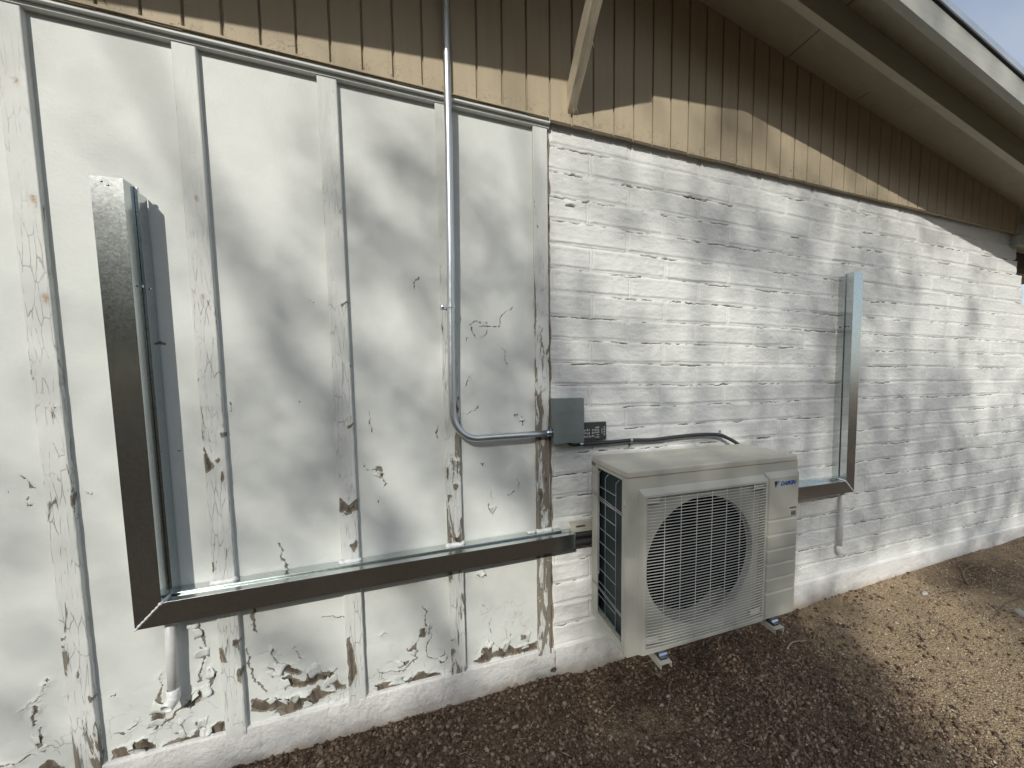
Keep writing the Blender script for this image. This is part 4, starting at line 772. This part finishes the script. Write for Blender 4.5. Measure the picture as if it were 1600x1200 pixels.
# horizontal wires of the grille
b = MB(); nW = 50
for i in range(nW):
    z = gz0+.006+(gz1-gz0-.012)*i/(nW-1)
    low = z < gz0+.055; P_ = []
    for j in range(9):
        x = gx0_+(gx1_-gx0_)*j/8; P_.append((x, yf-.0015-.010*math.sin(math.pi*j/8)**.5, z))
    b.tube(P_, .00165, 5, cap=False)
b.build('grille_wires', M_acw, ac, smooth='all')
b = MB()
for k in range(1, 8):
    x = gx0_+(gx1_-gx0_)*k/8; y = yf-.0015-.010*math.sin(math.pi*k/8)**.5
    b.tube([(x, y+.0022, gz0), (x, y+.0022, gz1)], .0014, 5)
b.build('grille_ribs', M_acw, ac, smooth='all')
for cx, cz in ((gx0_+.003, gz1-.026), (gx1_-.061, gz1-.026), (gx0_+.003, gz0+.022), (gx1_-.061, gz0+.022)):
    b = MB(); b.box((cx, -.5150, cz), (cx+.058, -.512, cz+.020)); b.box((cx+(.044 if cx < 1 else 0), -.5175, cz+.002), (cx+(.056 if cx < 1 else .012), -.512, cz+.022)); b.build('grille_clip', M_acw, ac)
# side coil and wire guard
b = MB(); b.box((X0+.022, -.44, .425), (X0+.05, -.19, 1.09)); b.box((X0+.022, -.5, .425), (X0+.030, -.44, 1.09)); b.build('coil', M_coil, ac)
b = MB(); b.box((X0+.012, -.222, .60), (X0+.016, -.209, 1.085)); b.build('coil_end_strip', M_white, ac)
b = MB(); b.box((X0+.014, -.209, .425), (X0+.018, -.195, 1.09)); b.build('coil_end_plate', M_dark, ac)
b = MB(); wr = .0013; xg = X0-.004
for y in (-.250, -.325, -.420): b.tube([(X0+.006, y+.008, .446), (xg, y, .456), (xg, y, 1.062), (X0+.006, y-.012, 1.082)], wr, 6)
zz = [.470+i*.0605 for i in range(11)]
for z in zz[:10]: b.tube([(xg-.0016, -.250, z), (xg-.0016, -.420, z)], wr, 6)
for z in (.560, .965): 
    b.tube([(xg-.002, -.192, z+.010), (xg-.002, -.478, z-.004)], wr, 6); b.tube([(xg-.002, -.192, z+.002), (xg-.002, -.478, z-.012)], wr, 6)
b.build('side_guard', M_guard, ac, smooth='all')
for z in (.498, .998):
    b = MB(); b.tube([(X0+.004, -.482, z), (X0-.0016, -.482, z)], .009, 12); b.tube([(X0-.0014, -.482, z), (X0-.0022, -.482, z)], .006, 12); b.build('dimple', M_ac, ac, smooth=True)
b = MB(); b.tube([(X0, -.470, 1.092), (X0-.003, -.470, 1.092)], .0035, 8); b.build('screw', M_zinc, ac)
# maker's wordmark: slanted strokes in the maker's letter shapes
def textmesh(s, size, name, m, loc, sx=1.0, shear=0., parent=None, bold=0):
    cu = bpy.data.curves.new(name, 'FONT'); cu.body = s; cu.size = size; cu.shear = shear; cu.offset = bold; cu.extrude = .0002
    o = bpy.data.objects.new(name, cu); COL.objects.link(o); dg = bpy.context.evaluated_depsgraph_get(); me = bpy.data.meshes.new_from_object(o.evaluated_get(dg)); bpy.data.objects.remove(o)
    v = np.array([x.co[:] for x in me.vertices]); P_ = np.stack([loc[0]+v[:, 0]*sx, loc[1]-v[:, 2], loc[2]+v[:, 1]], 1); me.vertices.foreach_set('co', P_.reshape(-1)); me.update()
    return link(name, me, m, parent)
textmesh('DAIKIN', .0235, 'wordmark', M_blue, (1.4455, yp-.0006, 1.0055), 1.12, .35, svc, .0012)
b = MB(); b.add([(1.411, yp-.0006, 1.0265), (1.4275, yp-.0006, 1.0265), (1.4165, yp-.0006, .9985)], [(0,1,2)]); b.build('emblem', M_inkd, svc)
b = MB(); b.add([(1.4290, yp-.0006, 1.0265), (1.4430, yp-.0006, 1.0265), (1.4195, yp-.0006, .9985), (1.4170, yp-.0006, .9985)], [(0,1,2,3)]); b.build('emblem', M_cyan, svc)
textmesh('INVERTER', .0095, 'wordmark', M_inkd, (1.505, yp-.0006, .8945), .95, .3, svc, .0003)
b = MB(); b.box((1.5150, yp-.0006, .862), (1.5460, yp-.0002, .8855)); b.build('refrigerant_sticker', mat('sticker_grey', (.30, .30, .28), .5), svc)
textmesh('R32', .0195, 'wordmark', M_inkd, (1.5165, yp-.0010, .8665), .80, 0, svc, .0006)
# ================================================================ GROUND
def gh(x, y):
    h = (fbm(x*1.3, y*1.3, 3, 3)-.47)*.045+(fbm(x*7, y*7, 5, 3)-.47)*.014+(fbm(x*30, y*30, 7, 3)-.47)*.007
    edge = np.exp(-np.abs(y+.02)/.09); h = h*(1-edge*.6)
    base = np.interp(x, [-1.2, -.5, .1, .6, .75, 1.0, 2.27, 2.57, 3.2, 3.7, 4.6, 5.2], [0.02, .005, .0, .008, -.02, -.012, -.016, .008, .018, .032, .034, .05])
    base = base*np.exp(-np.abs(y)/.5)
    hollow = -.030*np.exp(-(((x-3.55)/.22)**2+((y+.22)/.09)**2))+.012*np.exp(-(((x-3.35)/.30)**2+((y+.34)/.06)**2))
    return h+base+hollow
def ax(lo, hi, st, outer, ratio=1.25):
    c = list(np.arange(lo, hi, st)); s_ = st
    a = []; p = lo
    while p > -outer: s_ *= ratio; p -= s_; a.append(p)
    s_ = st; q = c[-1]; bq = []
    while q < outer: s_ *= ratio; q += s_; bq.append(q)
    return np.array(a[::-1]+c+bq)
xs = ax(-1.6, 5.6, .0095, 400); ys = ax(-1.75, .12, .0085, 400)
X, Yg = np.meshgrid(xs, ys)
near = np.exp(-np.clip(np.hypot(np.clip(np.abs(X-2)-3.8, 0, None), np.clip(np.abs(Yg+.8)-1.2, 0, None)), 0, None)/1.5)
Zg = gh(X, Yg)*near-.0
Zg = np.where(Yg > .03, Zg-.01, Zg)
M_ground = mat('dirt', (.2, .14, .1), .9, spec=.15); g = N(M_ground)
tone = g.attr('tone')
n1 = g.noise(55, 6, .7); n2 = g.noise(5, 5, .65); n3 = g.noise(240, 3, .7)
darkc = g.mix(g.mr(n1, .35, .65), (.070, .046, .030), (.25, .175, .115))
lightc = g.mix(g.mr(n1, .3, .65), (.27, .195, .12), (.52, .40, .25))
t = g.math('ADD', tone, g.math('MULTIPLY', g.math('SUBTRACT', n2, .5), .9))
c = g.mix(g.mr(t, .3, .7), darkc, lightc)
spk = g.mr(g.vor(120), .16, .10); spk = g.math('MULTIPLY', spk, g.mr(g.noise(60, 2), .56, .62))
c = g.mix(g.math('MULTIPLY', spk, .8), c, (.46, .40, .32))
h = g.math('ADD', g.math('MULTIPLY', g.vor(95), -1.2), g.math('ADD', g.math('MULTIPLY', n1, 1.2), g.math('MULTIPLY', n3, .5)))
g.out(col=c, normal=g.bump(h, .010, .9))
tone_v = 1/(1+np.exp(-((X-2.05)+(Yg+.5)*-.3)/.24))*(1-.5/(1+np.exp(-(X+Yg*.35-3.45)/.14)))-.35*np.exp(-(((X-3.6)/.5)**2+((Yg+.25)/.25)**2))  # dirt at far right coloured darker in place of shade
tone_v = tone_v*np.clip(1-(-1.7-Yg)/.6, .15, 1)  # yard out of view darkened to cut light bounced to the eaves
tone_v = np.maximum(tone_v, .55*np.exp(-(((X-.80)/.30)**2+((Yg+.42)/.14)**2)))  # paler spot painted where sun partly reaches the dirt
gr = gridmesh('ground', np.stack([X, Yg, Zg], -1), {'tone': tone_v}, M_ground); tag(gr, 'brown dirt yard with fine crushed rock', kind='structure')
# ---- gravel and chips as stuff
def scatter(name, n, region, size, flat, colors, label, cat, seed, dens=None, mult=None):
    r = np.random.RandomState(seed)
    x = r.uniform(region[0], region[1], n*3); y = r.uniform(region[2], region[3], n*3)
    keep = r.rand(n*3) < (dens(x, y) if dens is not None else 1); x = x[keep][:n]; y = y[keep][:n]; n = len(x)
    z = gh(x, y)
    base = np.array([(1,0,0),(-1,0,0),(0,1,0),(0,-1,0),(0,0,1),(0,0,-1),(.62,.62,.5),(-.62,.6,.45)], float)
    cube = np.array([(-1,-1,-1),(1,-1,-1),(1,1,-1),(-1,1,-1),(-1,-1,1),(1,-1,1),(1,1,1),(-1,1,1)], float)*.7
    V = cube[None]*(1+r.uniform(-.38, .38, (n, 8, 3)))
    s = size[0]+(size[1]-size[0])*r.rand(n)**2.6
    V = V*s[:, None, None]*np.stack([r.uniform(.8, 1.5, n), r.uniform(.6, 1., n), flat*r.uniform(.7, 1.2, n)], -1)[:, None]
    def rot(V, ax_, a):
        c, s_ = np.cos(a)[:, None], np.sin(a)[:, None]; i, j = ax_; A = V[..., i].copy(); B = V[..., j].copy(); V[..., i] = A*c-B*s_; V[..., j] = A*s_+B*c
    rot(V, (1, 2), r.normal(0, .45, n)); rot(V, (0, 2), r.normal(0, .45, n)); rot(V, (0, 1), r.uniform(0, 6.3, n))
    V += np.stack([x, y, z+s*flat*.35], -1)[:, None]
    Fq = np.array([(0,3,2,1),(4,5,6,7),(0,1,5,4),(1,2,6,5),(2,3,7,6),(3,0,4,7)])
    Q = (Fq[None]+(np.arange(n)*8)[:, None, None]).reshape(-1, 4)
    me = bpy.data.meshes.new(name); me.vertices.add(n*8); me.vertices.foreach_set('co', V.reshape(-1).astype(np.float32)); k = len(Q)
    me.loops.add(4*k); me.loops.foreach_set('vertex_index', Q.reshape(-1).astype(np.int32)); me.polygons.add(k); me.polygons.foreach_set('loop_start', np.arange(0, 4*k, 4, dtype=np.int32)); me.polygons.foreach_set('loop_total', np.full(k, 4, dtype=np.int32)); me.update(calc_edges=True)
    ci = r.rand(n); a = me.attributes.new('rand', 'FLOAT', 'POINT'); a.data.foreach_set('value', np.repeat(ci, 8).astype(np.float32))
    m = mat(name+'_mat', (.2, .15, .1), .85, spec=.2); g = N(m); rr = g.t.nodes.new('ShaderNodeValToRGB'); g.t.links.new(g.attr('rand'), rr.inputs[0]); cr = rr.color_ramp
    cr.elements[0].color = (*colors[0], 1); cr.elements[1].color = (*colors[-1], 1)
    for i, c_ in enumerate(colors[1:-1]): e = cr.elements.new((i+1)/(len(colors)-1)); e.color = (*c_, 1)
    g.out(col=g.mix(g.mr(g.noise(150, 3), .3, .7), rr.outputs[0], (.09, .06, .045)) if False else rr.outputs[0], normal=g.bump(g.noise(300, 3), .0015, .6))
    o = link(name, me, m); tag(o, label, cat, kind='stuff'); return o
wedge = lambda x, y: ((y > -1.25) & (x > -1.2+(-y)*.4))*1.0
scatter('gravel', 34000, (-1.2, 3.4, -1.25, .0), (.0022, .0115), .75, [(.07, .045, .030), (.17, .115, .078), (.27, .195, .14), (.12, .08, .055), (.40, .32, .24)], 'small brown crushed rock covering the dirt below the wall', 'gravel', 5, dens=lambda x, y: wedge(x, y)*np.clip(1.25-(x-1.1)/1.1, .12, 1)*(.35+.65*vn(x*3, y*3, 9)))
scatter('wood_chips', 9500, (-1.1, 5.4, -1.25, .0), (.0014, .0080), .28, [(.46, .38, .27), (.56, .49, .39), (.36, .28, .19), (.66, .62, .54)], 'pale chips of wood and stone littered over the dirt', 'chips', 8, dens=lambda x, y: wedge(x, y)*np.clip(.35+x/4, .3, 1))
scatter('fine_grit', 42000, (1.1, 5.4, -1.25, -.01), (.0013, .0042), .6, [(.28, .20, .125), (.44, .34, .22), (.18, .125, .08), (.62, .53, .40), (.34, .255, .16)], 'fine tan grit on the open ground right of the air conditioner', 'grit', 11, dens=lambda x, y: wedge(x, y)*np.clip((x-1.0)/.9, 0, 1))
# straws and splinters lying about
ms = MB()
for i in range(420):
    x = rnd.uniform(-.3, 4.6); y = -rnd.uniform(.03, 1.15)
    if x < -1.2-y*.4: continue
    a = rnd.uniform(0, math.pi); l = rnd.uniform(.008, .030); w_ = rnd.uniform(.0006, .0014); z = float(gh(np.array(x), np.array(y)))+.005
    dx, dy = math.cos(a)*l, math.sin(a)*l; nx, ny = -math.sin(a)*w_, math.cos(a)*w_; t = rnd.uniform(-.003, .004)
    ms.hexa([(x-dx-nx, y-dy-ny, z-t), (x+dx-nx, y+dy-ny, z+t), (x+dx+nx, y+dy+ny, z+t), (x-dx+nx, y-dy+ny, z-t), (x-dx-nx, y-dy-ny, z-t+.0012), (x+dx-nx, y+dy-ny, z+t+.0012), (x+dx+nx, y+dy+ny, z+t+.0012), (x-dx+nx, y-dy+ny, z-t+.0012)])
st_o = ms.build('straw_litter', weathered('dry_straw', (.44, .36, .24), (1, 1, 1), .8, .35, .001, 50)); tag(st_o, 'dry straws and splinters littered over the dirt', 'litter', kind='stuff')
# ---- single stones and sticks one can pick out
M_stone = weathered('pale_stone', (.42, .40, .36), (1, 1, 1), .8, .15, .003, 60)
def stone(x, y, sx, sy, sz, label, m=M_stone, group=None):
    bm = bmesh.new(); bmesh.ops.create_icosphere(bm, subdivisions=3, radius=1)
    for v in bm.verts:
        p = v.co.copy(); k = 1+.22*(float(fbm(np.array(p.x*1.7+x*9), np.array(p.y*1.7+p.z), 3, 3))-.47)*2; v.co = Vector((p.x*sx*k, p.y*sy*k, p.z*sz*k))
    me = bpy.data.meshes.new('stone'); bm.to_mesh(me); bm.free()
    for p in me.polygons: p.use_smooth = True
    o = link('stone', me, m); o.location = (x, y, float(gh(np.array(x), np.array(y)))+sz*.3); o.rotation_euler.z = x*3
    tag(o, label, 'stone', group); return o
stone(3.415, -.60, .055, .030, .018, 'smooth pale grey stone half buried at the right edge of the dirt')
stone(3.14, -.235, .030, .016, .010, 'long pale stone beside the hollow near the foundation')
stone(2.62, -.36, .012, .010, .007, 'small white stone in the sunlit dirt patch')
stone(1.02, -.33, .012, .009, .006, 'small white pebble in dark gravel left of the bracket arm')
stone(.965, -.36, .011, .007, .005, 'white chip of stone nearest below the air conditioner corner')
M_twig = weathered('dry_twig', (.20, .15, .11), (1, 1, 1), .85, .3, .002, 80)
def twig(pts, r, label, m=M_twig):
    P_ = smoothpath([(x, y, float(gh(np.array(x), np.array(y)))+h) for x, y, h in pts], 5); b = MB(); k = len(P_)
    b.tube(P_, [r*(1-.6*i/(k-1))*(1+.15*math.sin(i*2.1)) for i in range(k)], 7); o = b.build('twig', m, None, smooth='all'); tag(o, label, 'twig', 'twigs on the ground'); return o
twig([(3.60, -.27, .004), (3.66, -.22, .010), (3.74, -.17, .014), (3.86, -.15, .010), (3.95, -.18, .008), (4.05, -.20, .004)], .0075, 'curved brown root lying on dirt at the far right')
twig([(3.74, -.17, .014), (3.80, -.12, .02), (3.92, -.10, .016), (4.10, -.14, .006)], .004, 'thin forked twig over the curved brown root')
twig([(3.20, -.56, .004), (3.5, -.50, .006), (3.9, -.52, .005)], .004, 'long thin grey stick across the shaded dirt at right')
twig([(2.50, -.50, .003), (2.66, -.53, .006), (2.80, -.50, .003)], .0022, 'thin dark twig crossing the sunlit dirt')
twig([(1.80, -.30, .003), (1.88, -.27, .006), (1.97, -.28, .004)], .004, 'pale split twig just right of the air conditioner', weathered('pale_twig', (.46, .40, .30), (1, 1, 1), .85, .2, .002, 80))
# ================================================================ SHADE TREE (behind the camera; its leaves give the dappled light)
tree = tag(empty('shade_tree', (-4.4, -12.6, 0)), 'leafy shade tree standing in the yard behind the viewer', 'tree')
def dens(u, v):
    Dn = np.full(u.shape, .06)+.16*np.clip((u-.5)/1.0, 0, 1)*(v < 1.9)+.08*(v < 1.5)
    Dn = Dn+.30*np.clip((u+.75)/.3, 0, 1)*np.clip((.60-u)/.1, 0, 1)*np.clip((2.25-v)/.25, 0, 1)*np.clip((v-.55)/.2, 0, 1)
    for bx, bz, rx, rz, a in BLOBS:
        if bx < .6:      # slanting streaks, upper left to lower right
            p_ = ((u-bx)*.62+(v-bz)*.78); q_ = ((u-bx)*.78-(v-bz)*.62); rr_ = (rx+rz)/2
            Dn = Dn+a*.60*np.exp(-((p_/(rr_*.78))**2+(q_/(rr_*1.75))**2))
        else: Dn = Dn+a*.92*np.exp(-(((u-bx)/(rx*1.05))**2+((v-bz)/(rz*1.05))**2))
    for bx, bz, a in ((-.15, 1.74, .9), (.02, 1.62, .9), (-.10, 1.08, .8), (.20, 1.33, .6), (-.38, .97, .5), (.0, .80, .8), (-.42, 2.05, .6)):   # bright slanting gaps
        p_ = ((u-bx)*.62+(v-bz)*.78); q_ = ((u-bx)*.78-(v-bz)*.62); Dn = Dn*(1-a*np.exp(-((p_/.07)**2+(q_/.22)**2)))
    Dn += 1.9*np.exp(-(((u-1.66)/.30)**2+((v-2.74)/.15)**2)); ln = 3.20-.173*u; Dn += 1.1*(u > 1.7)*np.clip((v-ln)/.03, 0, 1)*np.clip((ln+.20-v)/.03, 0, 1)
    Dn += 1.9*np.exp(-(((u-1.38)/.60)**4+((v-.42)/.48)**4))
    gmask = np.clip((.10-v)/.12, 0, 1)
    lit = np.clip(1.34-np.hypot((u-2.93+(v+.35)*-.55)/.50, (v+.42)/.66), 0, .50)/.50
    lit = np.maximum(lit, .5*np.exp(-(((u-1.02)/.20)**2+((v+.32)/.12)**2)))
    Dn = np.where(v < .10, Dn*(1-gmask)+gmask*(2.3*(1-lit)+.03), Dn)
    left = np.clip((-.35-u)/.3, 0, 1)*np.clip((.15-v)/.1, 0, 1)*0
    # bright vertical gaps on the far block wall
    for gx, gz, sx_, sz_ in ((1.98, 2.42, .07, .25), (2.45, 2.42, .08, .2), (3.05, 2.35, .08, .25), (3.75, 1.85, .09, .35), (4.45, 1.85, .22, .5), (3.35, 1.75, .08, .35), (4.25, 1.35, .16, .22), (1.10, 1.92, .50, .10), (1.55, 1.72, .38, .12), (1.50, 1.50, .30, .12), (1.05, 2.05, .2, .12), (3.0, .08, .18, .09), (3.45, .10, .08, .08), (3.9, .12, .08, .08)):
        Dn = Dn*(1-.9*np.exp(-(((u-gx)/sx_)**2+((v-gz)/sz_)**2)))
    return np.clip(Dn, 0, 2.6)
r = np.random.RandomState(12)
cu, cv_ = np.meshgrid(np.arange(-2.2, 6.2, .05), np.arange(-1.6, 3.0, .05)); dd = dens(cu, cv_)
effA = .0030*.5; per = .05*.05*.779
cnt = r.poisson(dd*per/effA); U = np.repeat(cu.ravel(), cnt.ravel()); V = np.repeat(cv_.ravel(), cnt.ravel()); n = len(U)
U = U+r.uniform(-.03, .03, n); V = V+r.uniform(-.03, .03, n)
T = 10.0+5.0*(.5*vn(U*1.1+7, V*1.1, 77)+.5*r.rand(n))
C_ = np.stack([U-.46*T, -T, V+.66*T], -1)
C_ += 0
L1 = r.normal(size=(n, 3)); L1 /= np.linalg.norm(L1, axis=1)[:, None]; L2 = np.cross(L1, r.normal(size=(n, 3))); L2 /= np.linalg.norm(L2, axis=1)[:, None]
ls = r.uniform(.8, 1.2, n)[:, None]
Vt = np.stack([C_-L1*.042*ls, C_+L2*.026*ls, C_+L1*.050*ls, C_-L2*.026*ls], 1).reshape(-1, 3)
me = bpy.data.meshes.new('crown'); me.vertices.add(4*n); me.vertices.foreach_set('co', Vt.reshape(-1).astype(np.float32)); me.loops.add(4*n); me.loops.foreach_set('vertex_index', np.arange(4*n, dtype=np.int32)); me.polygons.add(n); me.polygons.foreach_set('loop_start', np.arange(0, 4*n, 4, dtype=np.int32)); me.polygons.foreach_set('loop_total', np.full(n, 4, dtype=np.int32)); me.update(calc_edges=True)
link('crown', me, mat('leaf', (.06, .085, .03), .6), tree)
print('leaves', n)
# unseen leaves added to shade the yard and cut bounce onto the siding
n2_ = 34000; U = r.uniform(-8, 8, n2_); V = r.uniform(-7.5, -1.4, n2_); T = np.maximum(10, (1.9-V)/.66)+4.5*r.rand(n2_); C2 = np.stack([U-.46*T, -T, np.clip(V+.66*T, 1.6, None)], -1); C2 = C2[(C2[:, 2] > 1.7)]
def leafmesh(name, C_, size, m, parent):
    n = len(C_); L1 = r.normal(size=(n, 3)); L1 /= np.linalg.norm(L1, axis=1)[:, None]; L2 = np.cross(L1, r.normal(size=(n, 3))); L2 /= np.linalg.norm(L2, axis=1)[:, None]
    Vt = np.stack([C_-L1*size, C_+L2*size*.6, C_+L1*size*1.1, C_-L2*size*.6], 1).reshape(-1, 3)
    me = bpy.data.meshes.new(name); me.vertices.add(4*n); me.vertices.foreach_set('co', Vt.reshape(-1).astype(np.float32)); me.loops.add(4*n); me.loops.foreach_set('vertex_index', np.arange(4*n, dtype=np.int32)); me.polygons.add(n); me.polygons.foreach_set('loop_start', np.arange(0, 4*n, 4, dtype=np.int32)); me.polygons.foreach_set('loop_total', np.full(n, 4, dtype=np.int32)); me.update(calc_edges=True)
    return link(name, me, m, parent)
leafmesh('yard_shade_leaves', C2, .095, bpy.data.materials['leaf'], tree)
b = MB(); M_bark = weathered('bark', (.13, .10, .075), (1, 1, .3), .9, .3, .01, 20)
fork = Vector((-4.4, -12.8, 4.4)); b.tube([(-4.4, -12.6, -.05), (-4.5, -12.6, 2.0), fork], [.24, .19, .16], 12)
for u_, v_, T_, r0 in ((-.9, 2.7, 13.5, .08), (.4, 2.8, 11.5, .07), (1.4, 2.6, 14, .08), (2.6, 2.9, 12, .07), (5.9, 2.3, 12.5, .06), (5.6, 1.4, 11.5, .05), (1.5, .3, 11, .05), (-1.8, 1.0, 13, .06), (.6, -.8, 11.5, .05), (4.6, -1.0, 13, .05)):
    e = Vector((u_-.46*T_, -T_, v_+.66*T_)); m1 = fork.lerp(e, .45)+Vector((0, 0, .35)); pp = smoothpath([fork, m1, e], 6); b.tube(pp, [r0*(1-.8*i/(len(pp)-1)) for i in range(len(pp))], 7)
b.build('trunk', M_bark, tree, smooth='all')

# ---- unseen wood added far behind the viewer to block low sky and darken reflections
PP = []
for tx, ty, rw, hh in ((-14.5, -13.5, 3.6, 6.6), (-9.5, -15.5, 3.4, 7.2), (-4.5, -16.0, 3.4, 7.0), (.8, -15.8, 3.4, 6.8), (6.0, -15.0, 3.5, 7.0), (-16.5, -8.0, 3.4, 6.5), (-12, -14.5, 3.0, 6.0)):
    k = 5200; th = r.uniform(0, 2*np.pi, k); hh_ = r.rand(k)**.8; rr = rw*np.sqrt(1-(hh_*2-1)**2*.75)*(.72+.28*r.rand(k)); PP.append(np.stack([tx+rr*np.cos(th), ty+rr*.7*np.sin(th), .3+hh_*hh], -1))
tl = leafmesh('wood', np.concatenate(PP), .20, bpy.data.materials['leaf'], None); tag(tl, 'dense dark evergreen wood added unseen behind the viewer to block low sky', kind='stuff')
